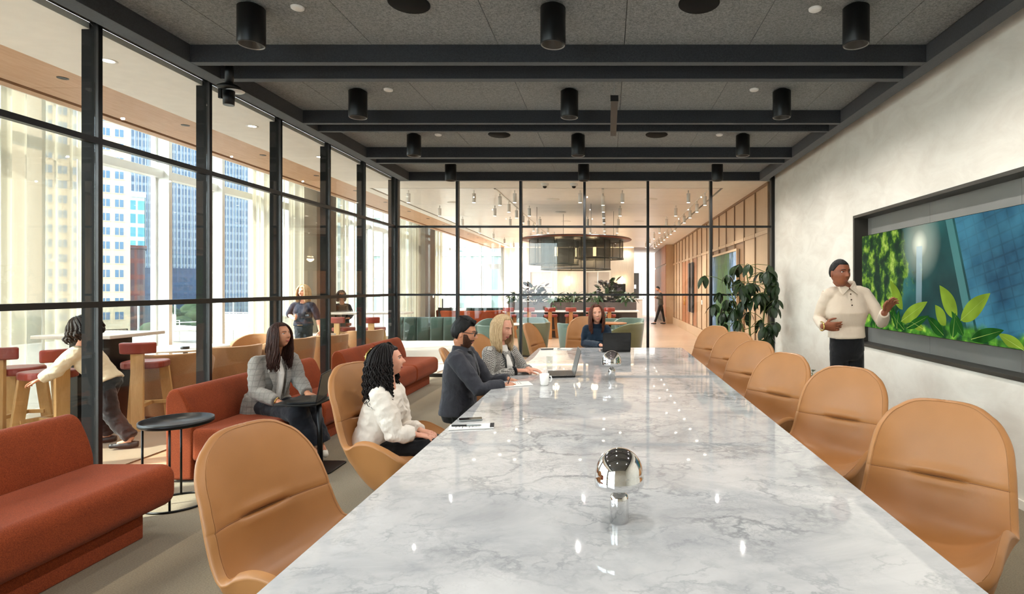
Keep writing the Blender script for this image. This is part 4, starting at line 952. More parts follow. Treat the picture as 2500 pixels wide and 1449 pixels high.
def high_table(x0,y0,x1,y1,label):
    t=thing('high_table',label,'high table',(x0,y0,.0),group='white topped high tables')
    MB().box(0,0,1.02,x1-x0,y1-y0,1.06).build('tabletop',MAT['stone_top'],t,bevel=.006)
    for x in (.25,x1-x0-.35): MB().box(x,.2,.012,x+.10,y1-y0-.2,1.02).build('leg',MAT['black_metal'],t,bevel=.004)
    MB().box(.3,(y1-y0)/2-.03,.15,x1-x0-.3,(y1-y0)/2+.03,.2).build('foot_rail',MAT['black_metal'],t)
high_table(-6.5,6.4,-5.6,7.2,'white high table by the window behind the near bar stools')
high_table(-6.2,12.3,-4.4,12.9,'white high table where the person in black sits')
# tan tub seats with waisted shells
def tub(mat,name,label,grp,cat='armchair',seatm=None):
    t=thing(name,label,cat,group=grp)      # sitter looks to +y
    def ring(th,z): return (.36*math.sin(th),-.33*math.cos(th)*1.0,z)
    v=[];n=28;rows=[(0.04,.30),(.20,.325),(.40,.35),(.60,.375),(.72,.385)]
    th0=2.05
    mb=MB(); V=[];F=[]
    def P2(k,j,inner):
        th=-th0+2*th0*k/n; z,r=rows[j]; drop=.16*max(0,(abs(th)-.9)/1.15)**1.5
        zz=z if j<3 else z-(drop*(j-2)/2)
        rr=r-(.06 if inner else 0); return (rr*math.sin(th),-rr*math.cos(th)+.03,zz)
    m=len(rows)
    for k in range(n+1):
        for j in range(m): V.append(P2(k,j,False))
        for j in range(m-1,-1,-1): V.append(P2(k,j,True))
    q=2*m
    for k in range(n):
        for j in range(q): F.append((k*q+j,(k+1)*q+j,(k+1)*q+(j+1)%q,k*q+(j+1)%q))
    F+=[tuple(range(q)),tuple(n*q+j for j in range(q-1,-1,-1))]
    mb.add(V,F,0,True).build('shell',mat,t,bevel=.012,segs=3)
    MB().tube([(.36*math.sin(-th0+2*th0*k/n)*.985,-.355*math.cos(-th0+2*th0*k/n)+.03,.50-.05*max(0,(abs(-th0+2*th0*k/n)-.9))) for k in range(n+1)],.006,6).build('seam',mat,t)
    MB().prism([(.29*math.sin(a),.29*math.cos(a)+.03) for a in [-2*PI*k/28 for k in range(28)]],.28,.44).build('seat_cushion',seatm or mat,t,bevel=.03,segs=3)
    MB().prism([(.26*math.sin(a),.26*math.cos(a)+.03) for a in [-2*PI*k/28 for k in range(28)]],0,.06).build('base',MAT['black_metal'],t)
    return t
tt=tub(MAT['tan_fabric'],'tub_chair','x','tan tub seats round the low window table')
tt.location=(-5.42,7.1,.012); tt.rotation_euler=(0,0,math.radians(25)); tt.scale=(1.1,1.1,1.1); tt['label']='tan tub seat nearest the glass, behind the dark red bar stool'
dup(tt,(-5.30,7.95,.012),math.radians(60),'tan tub seat by the round pale table, behind the near sofa back')
dup(tt,(-4.95,8.75,.012),math.radians(75),'tan tub seat directly behind the person in the plaid blazer',s=1.15)
dup(tt,(-6.0,9.75,0),math.radians(170),'sunlit tan tub seat in front of the curtain beside the blonde person',s=1.1)
dup(tt,(-4.95,9.9,0),math.radians(60),'tan tub seat directly behind the standing blonde person',s=1.1)
dup(tt,(-4.72,10.3+.6,0.012),math.radians(50),'tan tub seat at the glass corner behind the far sofa',s=1.1)
def round_table(x,y,r,h,label,top,grp='round lounge tables'):
    t=thing('round_table',label,'table',(x,y,0),group=grp)
    MB().lathe([(0,h-.03),(r-.02,h-.03),(r,h-.012),(r,h),(0,h)],seg=48).build('tabletop',top,t)
    MB().cyl(0,0,.02,h-.03,.03).lathe([(0,0),(.25,0),(.25,.015),(.03,.03)],seg=32).build('pedestal',MAT['black_metal'],t)
round_table(-6.20,8.35,.55,.73,'large round pale table with a black puck, among the tan tub seats',MAT['stone_top'])
pk=MB().lathe([(0,0),(.05,0),(.055,.008),(.055,.03),(.05,.036),(0,.036)],seg=28).build('charging_puck',MAT['black'],loc=(-6.02,8.1,.73)); tag(pk,'small black puck on the large round pale table','charger')
round_table(-5.7,10.7+.3,.40,.70,'round pale table behind the blonde person',MAT['stone_top'])
# sage and olive tub chairs behind the rear glass
sg=tub(MAT['sage'],'tub_chair','x','green tub chairs behind the rear glass')
pos=[(-.74,12.9,-30,'sage tub chair just behind the tan chair of the person in navy','sage',1.12),(.40,12.6,70,'olive tub chair behind the laptop of the person in navy','olive',1.15),(.55,15.0,150,'sage tub chair with pale rim beyond the round wooden table','sage',1.1),(-.05,15.4,180,'blue grey tub chair at the far side of the round wooden table','sage',1.05),
     (-1.75,13.4,60,'green tub chair between the blonde cardigan wearer and the empty far chair','olive',1.1),(-2.45,12.4,-40,'green tub chair behind the bearded person','sage',1.1),(-2.0,15.2,200,'sage tub chair with a rounded back below the dark planter leaves','sage',1.1),(-3.0,14.7,150,'green tub chair in front of the end planter stool','sage',1.1)]
for k,(x,y,a,lb,m,s) in enumerate(pos):
    if k==0: q=sg; q.location=(x,y,0); q.rotation_euler=(0,0,math.radians(a)); q.scale=(s,s,s); q['label']=lb
    else:
        q=dup(sg,(x,y,0),math.radians(a),lb,s=s)
        if m=='olive':
            for c in q.children:
                if c.name.split('.')[0]!='base': c.data=c.data.copy(); c.data.materials[0]=MAT['olive']
round_table(.05,14.0,.42,.74,'round wooden table between the green tub chairs, with a chrome lamp',MAT['oak2'])
round_table(-2.35,13.9,.42,.72,'round pale table behind the bearded person',MAT['stone_top'])
l3=dup(l1,(-.12,14.15,.74),label='small chrome mushroom lamp on the round wooden lounge table')
# planter counter
pc=thing('planter_counter','long dark counter with a planter box of leafy plants along its top','counter',(-3.3,18.4,0))
W=4.25
MB().box(0,0,0,W,.75,.82).build('counter_front',MAT['counter_dark'],pc,bevel=.004)
for k in range(1,7): MB().box(W*k/7-.004,-.006,.02,W*k/7+.004,.0,.80).build('panel_joint',MAT['black'],pc)
MB().box(-.04,-.35,.82,W+.05,.75,.86).build('worktop',MAT['stone_top'],pc,bevel=.006)
MB().box(0,.45,.86,W,.55,1.12).box(0,1.0,.0,W,1.1,1.12).box(0,.55,.86,.1,1.0,1.12).box(W-.1,.55,.86,W,1.0,1.12).build('planter_box',MAT['planter'],pc,bevel=.004)
MB().box(.1,.55,1.0,W-.1,1.0,1.08).build('soil',MAT['soil'],pc)
def leafmesh(name,L,W,mat,fold=.25,droop=.2,n=5):
    mb=MB(); V=[];F=[]
    for k in range(n+1):
        t=k/n; w=W*math.sin(PI*min(1,t*.94+.03))**.8*.5; x=L*t; z=-droop*L*t*t
        V+=[(x,-w,z+w*fold),(x,0,z),(x,w,z+w*fold)]
    for k in range(n): F+=[(k*3,k*3+3,k*3+4,k*3+1),(k*3+1,k*3+4,k*3+5,k*3+2)]
    mb.add(V,F,0,True); return mb.mesh(name,mat)
LM={'d':leafmesh('leaf',.20,.095,MAT['leaf_dark']),'m':leafmesh('leaf',.27,.07,MAT['leaf_mid'],.3,.5),'p':leafmesh('leaf',.21,.13,MAT['leaf_purple'],.15,.15)}
def bush(x,kind,label,n,h,spread,leafs,grp='plants in the planter box',y=19.17):
    t=thing('potted_plant' ,label,'plant',(x,y,1.08),group=grp); r=random.Random(int(x*100)+n)
    sm=MB()
    for k in range(5):
        a=r.uniform(0,2*PI); sm.tube([(0,0,0),(.4*spread*math.cos(a)*.5,.25*spread*math.sin(a)*.5,h*.5),(spread*.5*math.cos(a),.3*spread*math.sin(a),h*.85)],[.010,.008,.004],6)
    sm.build('stem',MAT['stem'],t)
    for k in range(n):
        a=r.uniform(0,2*PI); rr=r.random()**.5; zz=r.uniform(.0,1); env=math.sin(PI*min(1,.25+.75*(1-zz)))*.8+.2
        me=LM[leafs[k%len(leafs)]]
        inst('leaf',me,t,(spread*rr*math.cos(a)*env,.22*rr*math.sin(a),h*zz),(r.uniform(-.6,.6),r.uniform(-1.0,.5),a+r.uniform(-.5,.5)),(r.uniform(.8,1.3),)*3)
    return t
bush(-3.05,'m','fern like green plant at the window end of the planter',60,.34,.28,'md')
bush(-2.45,'p','dark purple leafed rubber plant near the window end of the planter',120,.58,.42,'ppd')
bush(-1.75,'m','low green fern in the planter beside the purple rubber plant',70,.28,.30,'m')
bush(-1.15,'m','low green fern in the middle of the planter',70,.26,.30,'mmd')
bush(-.45,'m','low green fern in the planter above the person in navy',70,.28,.30,'m')
bush(.02,'p','tall dark rubber plant in the planter before the black monitor',120,.74,.36,'ppd')
bush(.62,'m','drooping green fern at the oak wall end of the planter',76,.34,.32,'m')
# reception desk and monitor behind
rd=thing('reception_desk','pale reception desk behind the planter','desk',(-2.6,23.0,0)); MB().box(0,0,0,4.0,.6,1.12).build('body',MAT['stone_top'],rd,bevel=.005); MB().box(-.03,-.03,1.12,4.03,.63,1.16).build('worktop',MAT['white_plastic'],rd,bevel=.004)
mo=thing('monitor','black monitor on the reception desk behind the rubber plant','monitor',(.30,23.15,1.16)); MB().box(-.42,0,.12,.42,.04,.60).build('display',MAT['screen_black'],mo,bevel=.005); MB().box(-.05,.02,.02,.05,.05,.2).box(-.15,-.08,0,.15,.1,.02).build('stand',MAT['black_metal'],mo)
# green channelled sofas and the curved orange one
def channel_sofa(cx,cy,n,w,face,label,h=.72):
    t=thing('channel_sofa',label,'sofa',(cx,cy,0.0),face,group='dark green channelled sofas')
    for k in range(n):
        x=(k-(n-1)/2)*w
        prof=[(-.42,.03),(-.36,.0),(-.24,.0),(-.18,.03),(-.18,h-.10),(-.21,h-.03),(-.27,h),(-.33,h),(-.39,h-.03),(-.42,h-.10)]
        m=MB(); seg=8; V=[];F=[]
        for i in range(seg+1):
            a=PI*i/seg; xx=x-w/2*math.cos(a); b=math.sin(a)**.5
            for (yy,zz) in prof: V.append((xx, -.30+(yy+.30)*(.72+.28*b), h/2+(zz-h/2)*(.96+.04*b)))
        q=len(prof)
        for i in range(seg):
            for j in range(q): F.append((i*q+j,(i+1)*q+j,(i+1)*q+(j+1)%q,i*q+(j+1)%q))
        F+=[tuple(range(q)),tuple(seg*q+j for j in range(q-1,-1,-1))]
        m.add(V,F,0,True).build('channel',MAT['green_velvet'],t)
    MB().prism(rrect(-n*w/2,-.2,n*w/2,.45,.12),.04,.42).build('seat_cushion',MAT['green_velvet'],t,bevel=.05,segs=4)
    MB().box(-n*w/2+.1,-.3,0,n*w/2-.1,.4,.05).build('plinth',MAT['black_metal'],t)
    return t
channel_sofa(-5.55,17.5,5,.40,0,'dark green channelled sofa with its back to the glass')
channel_sofa(-4.6,22.6,8,.42,PI,'long dark green channelled sofa against the glazed end',.80)
os_=thing('curved_sofa','curved orange sofa between the two green channelled sofas','sofa',(-4.95,20.7,0))
def arc(r0,r1,z0,z1,a0,a1,n=24,tilt=0):
    V=[];F=[]
    for k in range(n+1):
        a=a0+(a1-a0)*k/n; c,s=math.cos(a),math.sin(a)
        V+=[(r0*c,r0*s*.8,z0),(r1*c,r1*s*.8,z0),((r1+tilt)*c,(r1+tilt)*s*.8,z1),((r0+tilt)*c,(r0+tilt)*s*.8,z1)]
    for k in range(n):
        for j in range(4): F.append((k*4+j,k*4+(j+1)%4,k*4+4+(j+1)%4,k*4+4+j))
    F+=[(3,2,1,0),(n*4,n*4+1,n*4+2,n*4+3)]; return V,F
V,F_=arc(1.0,1.22,.03,.80,-PI*.98,-.02,tilt=.05); MB().add(V,F_).build('backrest',MAT['velvet'],os_,bevel=.05,segs=3)
V,F_=arc(.55,1.02,.03,.42,-PI*.98,-.02); MB().add(V,F_).build('seat_cushion',MAT['velvet'],os_,bevel=.04,segs=3)
def pillow(x,y,z,rz,mat,label):
    m=MB(); 
    def fn(u,v):
        a=(u-.5)*2;b=(v-.5)*2; th=.07*max(0,(1-a*a))**.5*max(0,(1-b*b))**.5; return (a*.24*(1-.06*(1-abs(b))),0+th,.24+b*.24*(1-.06*(1-abs(a))))
    m.grid(fn,11,11); m.grid(lambda u,v:(fn(u,v)[0],-fn(u,v)[1],fn(u,v)[2]),11,11)
    o=m.build('throw_pillow',MAT[mat],loc=(x,y,z)); o.rotation_euler=(-.25,.0,rz); tag(o,label,'pillow')
pillow(-5.75,20.05,.44,.2,'pillow_dark','dark patterned throw pillow standing on the curved orange sofa')
pillow(-5.25,20.0,.43,-.1,'paper','pale throw pillow leaning on the curved orange sofa')
for k,(x,y,h) in enumerate(((-6.42,20.7,1.22),(-6.1,21.0,1.22))):
    t=thing('floor_lamp','slim black floor lamp with a small white globe, '+('nearer the windows' if k==0 else 'nearer the room'),'floor lamp',(x,y,0),group='globe floor lamps by the orange sofa')
    MB().cyl(0,0,.02,h,.022).build('pole',MAT['black_metal'],t); MB().sph((0,0,h+.07),.09).build('globe',MAT['globe'],t); MB().cyl(0,0,0,.02,.12).build('base',MAT['black_metal'],t)
# terrace furniture
def terrace_chair(x,y,rz,label):
    t=thing('terrace_chair',label,'chair',(x,y,-.04),rz,group='white terrace chairs beyond the windows')
    MB().prism(rrect(-.6,-.3,.6,.35,.06),.36,.48).build('seat_cushion',MAT['white_cloth'],t,bevel=.03); MB().box(-.6,.27,.45,.6,.37,.86).build('back_cushion',MAT['white_cloth'],t,bevel=.03)
    f=MB()
    for s in (-1,1):
        f.tube([(s*.64,-.3,0),(s*.64,-.3,.62),(s*.64,.38,.62),(s*.64,.38,0)],.015,8)
    f.tube([(-.64,.40,.62),(.64,.40,.62)],.015,8).tube([(-.64,.40,.9),(.64,.40,.9)],.015,8).tube([(-.64,-.3,.32),(.64,-.3,.32)],.015,8)
    for k in range(5): f.tube([(-.5+.25*k,.42,.45),(-.5+.25*k,.42,.9)],.006,6)
    f.build('frame',MAT['white_metal'],t)
terrace_chair(-13.0,17.2,2.6,'white cushioned terrace seat left of the thick window fin'); terrace_chair(-11.2,17.4,2.9,'white cushioned terrace seat seen above the plaid blazer'); 
wc=thing('wire_chair','low wire chair on the terrace beside the walking person','chair',(-10.2,11.6,-.04),.6)
f=MB()
for k in range(13): f.tube([(-.3+.05*k,.25,.40),(-.33+.055*k,-.28,.80)],.005,5)
for k in range(6): f.tube([(-.32,.25-.1*k,.40+.075*k),(.32,.25-.1*k,.40+.075*k)],.005,5)
f.tube([(-.3,.25,.4),(-.34,-.28,.8),(.34,-.28,.8),(.3,.25,.4),(-.3,.25,.4)],.012,8); f.build('seat',MAT['black_metal'],wc)
f=MB()
for sx in (-1,1):
    for sy in (-1,1): f.tube([(sx*.22,sy*.1,.45),(sx*.3,sy*.25,0)],.01,6)
f.build('legs',MAT['black_metal'],wc)

# ------------------------------------------------------------------ potted tree in the room corner
tr_=thing('potted_tree','tall umbrella tree with drooping dark leaves in the corner by the rear glass','plant',(2.38,9.35,0))
MB().lathe([(0,0),(.16,0),(.21,.34),(.195,.34),(.18,.30),(0,.30)],seg=36).build('pot',MAT['pot'],tr_); MB().lathe([(0,.305),(.185,.305)],seg=24).build('soil',MAT['soil'],tr_)
r=random.Random(5)
stems=[[(0,0,.3),(-.05,0,.9),(-.03,.02,1.45),(-.12,0,1.95)],[(.05,.03,.3),(.15,0,.85),(.20,-.03,1.35),(.22,0,1.85)],[(-.04,.02,.3),(-.12,.05,.8),(-.22,.05,1.2),(-.42,0,1.68)]]
sm=MB()
for s in stems: sm.tube(s,[.020,.017,.013,.008],8)
TL=leafmesh('leaf',.215,.10,MAT['leaf_dark'],.22,.35,6)
hubs=[]
nodes=[]
for s in stems:
    pts=[Vector(p) for p in s]
    for k in range(13):
        t=.22+.78*k/12; d=t*3; i=min(2,int(d)); nodes.append((pts[i].lerp(pts[i+1],d-i),t))
for (p,t) in nodes:
    for rep in range(1 if t<.5 else 2):
        a=r.uniform(0,2*PI); L=r.uniform(.18,.40)*(1.1 if t>.4 else .7); q=p+Vector((math.cos(a)*L,math.sin(a)*L*.6,r.uniform(.02,.16)))
        q.x=min(q.x,.36); q.y=min(q.y,.5)
        sm.tube([p,(p+q)/2+Vector((0,0,.03)),q],[.006,.005,.004],5); hubs.append((q,a))
sm.build('stem',MAT['stem'],tr_)
nl=0
for (q,a) in hubs:
    n=r.choice((4,5,5,6))
    for k in range(n):
        b=a+(k-(n-1)/2)*(5.0/n)+r.uniform(-.2,.2); sc=r.uniform(.75,1.15)
        if tr_.location.x+q.x+.26*max(0,math.cos(b))>2.90 or nl>=300: continue
        nl+=1
        inst('leaf',TL,tr_,q,(r.uniform(-.3,.3),r.uniform(.45,1.25),b),(sc,sc,sc))
# small plant by the plaster wall
sp_=thing('potted_plant','small leafy plant low against the plaster wall','plant',(2.72,7.6,0)); MB().lathe([(0,0),(.09,0),(.12,.2),(.105,.2),(.1,.17),(0,.17)],seg=28).build('pot',MAT['pot'],sp_)
sm=MB(); 
for k in range(6):
    a=k*1.05; tip=Vector((.10*math.cos(a),.10*math.sin(a),.42+.05*math.sin(k*2))); sm.tube([(0,0,.17),tip*.6+Vector((0,0,.12)),tip],[.006,.005,.003],6)
    for j in range(4): inst('leaf',LM['d'],sp_,tip-Vector((0,0,.03*j)),(0,-.3,a+j*1.6),(.6,.6,.6))
sm.build('stem',MAT['stem'],sp_)

# ------------------------------------------------------------------ things on the table and the C-shaped laptop stand
TT=.742
laptop(-.46,5.62,TT,math.radians(-82),'open black laptop in front of the person in the houndstooth cardigan',.36,.25,104,lid='laptop_grey')
laptop(.10,7.72,TT,math.radians(8+180-180)+PI,'open black laptop in front of the person in the navy jumper',.38,.25,100)
mg=thing('coffee_mug','white porcelain mug on the marble near the grey lidded laptop','mug',(-.56,5.02,TT))
MB().lathe([(0,.0),(.030,.0),(.036,.01),(.044,.10),(.041,.10),(.034,.015),(0,.012)],seg=36).build('cup',MAT['ceramic'],mg)
MB().tube([(.040,-.004,.08),(.060,-.02,.082),(.068,-.025,.06),(.060,-.02,.035),(.037,-.004,.03)],.005,8).build('handle',MAT['ceramic'],mg)
gl_=thing('drinking_glass','clear tumbler standing behind the grey lidded laptop','glass',(-.62,6.05,TT)); MB().lathe([(0,0),(.030,0),(.036,.13),(.034,.13),(.028,.012),(0,.012)],seg=32).build('cup',MAT['cup_glass'],gl_)
def notepad(x,y,rz,label,w=.16,d=.22,strip=True):
    t=thing('notepad',label,'notepad',(x,y,TT),rz); MB().box(-w/2,-d/2,0,w/2,d/2,.008).build('pages',MAT['paper'],t,bevel=.001)
    ink=MB()
    for k in range(7): ink.box(-w/2+.02,-d/2+.04+k*.02,.008,-w/2+.02+random.uniform(.05,.11),-d/2+.043+k*.02,.0083)
    o=ink.build('handwriting',MAT['ink'],t); o['kind']='stuff'
    if strip: MB().box(-w/2,d/2-.025,.008,w/2,d/2,.0095).build('binding',MAT['ink'],t)
    return t
def P_tab(px,py):
    Y=(EYE-.742)*F_PX/(py-HY); return ((px-CX)*Y/F_PX,Y)
x,y=P_tab(1152,1042); notepad(x,y,math.radians(-80),'white notepad with a black strip at the near left table edge',.11,.27)
pn=thing('pen','black and grey pen lying across the near notepad','pen',(x-.03,y-.01,TT+.014),math.radians(5)); MB().tube([(-.09,0,0),(.0,0,0)],.0055,10).build('barrel',MAT['ink'],pn); MB().tube([(0,0,0),(.08,0,0),(.09,0,0)],[.005,.005,.001],10).build('cap',MAT['grey_metal'],pn)
x,y=P_tab(1146,1027); ph=thing('phone','black smartphone lying behind the near notepad','phone',(x,y+.03,TT),math.radians(-75)); MB().prism(rrect(-.036,-.075,.036,.075,.01),0,.009).build('body',MAT['grey_metal'],ph,bevel=.002); MB().prism(rrect(-.033,-.072,.033,.072,.008),.009,.0095).build('display',MAT['screen_black'],ph)
x,y=P_tab(1262,938); notepad(x,y,math.radians(-70),'open paper notebook under the hand of the bearded person',.20,.25,False)
x,y=P_tab(1380,851.5); notepad(x,y,math.radians(75),'small notepad at the far table end left of the laptop',.13,.2)
x,y=P_tab(1358,849.5); ph=thing('phone','black phone at the far table end beside the small notepad','phone',(x-.12,y-.1,TT),math.radians(-75)); MB().prism(rrect(-.04,-.09,.04,.09,.01),0,.010).build('body',MAT['screen_black'],ph,bevel=.002)
cst=thing('laptop_stand','black C shaped side stand holding a laptop beside the rust sofa','side table',(-2.75,5.05,0))
MB().prism(rrect(-.13,-.19,.24,.19,.05),.585,.600).build('tabletop',MAT['black_metal'],cst,bevel=.003)
MB().tube([(.20,.0,.012),(.185,.0,.585)],.022,12).build('pole',MAT['black_metal'],cst); MB().prism(rrect(-.05,-.19,.36,.19,.05),0,.012).build('base',MAT['black_metal'],cst,bevel=.003)
laptop(-2.67,5.06,.600,math.radians(-78),'open black laptop on the C shaped stand before the person in the plaid blazer',.34,.24,100)
# ------------------------------------------------------------------ people
from mathutils import noise as mnoise
def V3(*a): return Vector(a)
def frame(fwd, up=(0,0,1)):
    f=Vector(fwd).normalized(); r=f.cross(Vector(up)).normalized(); u=r.cross(f).normalized()
    return Matrix(((r.x,f.x,u.x),(r.y,f.y,u.y),(r.z,f.z,u.z)))     # columns: right, forward, up
def remesh(name,mb,mat,parent,voxel,it=3,fac=.5,wrinkle=0.0,wscale=9.0,smooth=True):
    me=mb.mesh(name+'_src',mat); o=bpy.data.objects.new(name,me); COL.objects.link(o)
    r=o.modifiers.new('r','REMESH'); r.mode='VOXEL'; r.voxel_size=voxel; r.use_smooth_shade=True
    if it: 
        s=o.modifiers.new('s','SMOOTH'); s.iterations=it; s.factor=fac
    dg=bpy.context.evaluated_depsgraph_get(); new=bpy.data.meshes.new_from_object(o.evaluated_get(dg)); o.modifiers.clear(); o.data=new; new.name=name
    bpy.data.meshes.remove(me)
    if not new.materials: new.materials.append(mat)
    if wrinkle>0:
        n=len(new.vertices); co=np.empty(n*3); no=np.empty(n*3); new.vertices.foreach_get('co',co); new.vertices.foreach_get('normal',no); co=co.reshape(-1,3); no=no.reshape(-1,3)
        ns=np.array([mnoise.noise(Vector((c[0]*wscale,c[1]*wscale,c[2]*wscale*1.5)))+.5*mnoise.noise(Vector((c[0]*wscale*2.3+7,c[1]*wscale*2.3,c[2]*wscale*3))) for c in co])
        ns=1-np.abs(ns)*2.2
        co+=no*(ns*wrinkle)[:,None]; new.vertices.foreach_set('co',co.ravel())
    new.polygons.foreach_set('use_smooth',[True]*len(new.polygons)); new.update()
    o.parent=parent; o.matrix_parent_inverse=parent.matrix_world.inverted() if False else Matrix.Translation(-parent.location)
    return o
def own(o,parent):   # world-space mesh under an Empty that only has a location
    o.matrix_parent_inverse=Matrix.Translation(-parent.location); return o
def ss(a,b,x):
    t=max(0,min(1,(x-a)/(b-a))); return t*t*(3-2*t)
def head_surface(d, fem=False):
    dx,dy,dz=d; x,y,z=.077*dx,.097*dy,.118*dz
    if dz<0:
        k=-dz; x*=1-(.36 if fem else .28)*k**1.7
        if dy<0: y*=1-.50*k**1.3
        else: y*=1-.05*k
        y+=.010*k
    else:
        y-= .004*dz if dy>0 else 0; x*=1+.03*math.sin(dz*PI)
    if dy>0:
        w=ss(.15,.55,dy)
        g=lambda cx,cz,sx,sz: math.exp(-((abs(x)-cx)/sx)**2-((z-cz)/sz)**2)
        y-=w*.010*g(.031,.012,.017,.011)               # eye sockets
        y+=w*.004*g(.030,.032,.022,.008)               # brow ridge
        t=(.028-z)/.052
        if 0<t<1.25:
            prof=ss(0,1,t) if t<1 else 1-ss(1,1.25,t)
            y+=w*.026*prof*math.exp(-(x/(.0085+.006*min(1,t)))**2)
        y+=w*.004*g(.046,-.018,.018,.018)              # cheeks
        y+=w*.0065*g(0,-.060,.022,.010)                # lips
        y-=w*.003*g(0,-.060,.022,.0022)
        y-=w*.004*g(0,-.078,.022,.006)
        y+=w*.008*g(0,-.098,.020,.013)                 # chin
    return (x,y,z)
def dirs(nu,nv):
    for j in range(nv+1):
        th=PI*j/nv
        for i in range(nu):
            a=2*PI*i/nu; yield (math.sin(th)*math.cos(a),math.sin(th)*math.sin(a),-math.cos(th))
def add_head(mb,c,Rm,s,fem=False,nu=84,nv=64):
    v=[c+Rm@(Vector(head_surface(d,fem))*s) for d in dirs(nu,nv)]; fs=[]
    for j in range(nv):
        for i in range(nu):
            a=j*nu+i; b=j*nu+(i+1)%nu; fs.append((a,b,b+nu,a+nu))
    mb.add(v,fs,0,True)
    for sx in (-1,1):
        mb.sph(c+Rm@(Vector((sx*.077,-.008,-.004))*s),(.008*s,.017*s,.030*s),10,8,0,Rm@Matrix.Rotation(sx*-.3,3,'Z'))
def hand(mb,w,d,pn,side,s=1.0,curl=.5,spread=.10,thumb=.6):
    """w wrist, d direction of the fingers, pn palm normal (towards what is held), side: vector towards the thumb"""
    d=Vector(d).normalized(); pn=Vector(pn); pn=(pn-d*pn.dot(d)).normalized(); sd=d.cross(pn).normalized()
    if sd.dot(Vector(side))<0: sd=-sd
    k=w+d*.085*s
    V=[];rows=[(-.012,.026,.020),(.02,.031,.017),(.05,.040,.016),(.085,.041,.013),(.095,.036,.009)]
    seg=12
    for (t,hw,ht) in rows:
        c=w+d*t*s
        for q in range(seg):
            a=2*PI*q/seg; V.append(c+sd*hw*s*math.cos(a)+pn*ht*s*math.sin(a))
    F=[]
    for j in range(len(rows)-1):
        for q in range(seg): F.append((j*seg+q,j*seg+(q+1)%seg,(j+1)*seg+(q+1)%seg,(j+1)*seg+q))
    F+=[tuple(range(seg-1,-1,-1)),tuple((len(rows)-1)*seg+q for q in range(seg))]; mb.add(V,F,0,True)
    for f,(off,L) in enumerate(((.031,.072),(.0105,.080),(-.0105,.075),(-.031,.058))):
        p=k+sd*off*s-d*.004*s; dd=(d+sd*off*spread*30/1.0*.3).normalized(); pts=[p-dd*.02*s,p]; ang=0
        for seg_,fr in enumerate((.46,.30,.24)):
            ang+=curl*(.55 if seg_==0 else .9)*(1+.12*f)
            q=pts[-1]+(dd*math.cos(ang)+pn*math.sin(ang))*L*fr*s*1.02; pts.append(q)
        mb.tube(pts,[.0095*s,.0092*s,.0086*s,.0078*s,.0062*s],8); mb.sph(pts[-1],.0062*s,8,6); 
        for q in pts[1:-1]: mb.sph(q,.0088*s,8,6)
    b=w+d*.028*s+sd*.026*s+pn*.004*s; t1=b+(d*.55+sd*.85*thumb+pn*.35).normalized()*.036*s; t2=t1+(d*.85+sd*.35*thumb+pn*.45*curl).normalized()*.030*s; t3=t2+(d*.9+sd*.1+pn*.5*curl).normalized()*.022*s
    mb.tube([b-sd*.012*s,b,t1,t2,t3],[.012*s,.0135*s,.0115*s,.0100*s,.0070*s],8); mb.sph(t3,.007*s,8,6)
def loft(mb,secs,seg=28,pw=2.4):
    """secs: (centre, right vector, forward vector, half width, half depth)"""
    V=[];F=[]
    for (c,r,f,hw,hd) in secs:
        for q in range(seg):
            a=2*PI*q/seg; ca,sa=math.cos(a),math.sin(a)
            V.append(c+r*hw*math.copysign(abs(ca)**(2/pw),ca)+f*hd*math.copysign(abs(sa)**(2/pw),sa))
    n=len(secs)
    for j in range(n-1):
        for q in range(seg): F.append((j*seg+q,j*seg+(q+1)%seg,(j+1)*seg+(q+1)%seg,(j+1)*seg+q))
    F+=[tuple(range(seg-1,-1,-1)),tuple((n-1)*seg+q for q in range(seg))]; mb.add(V,F,0,True)
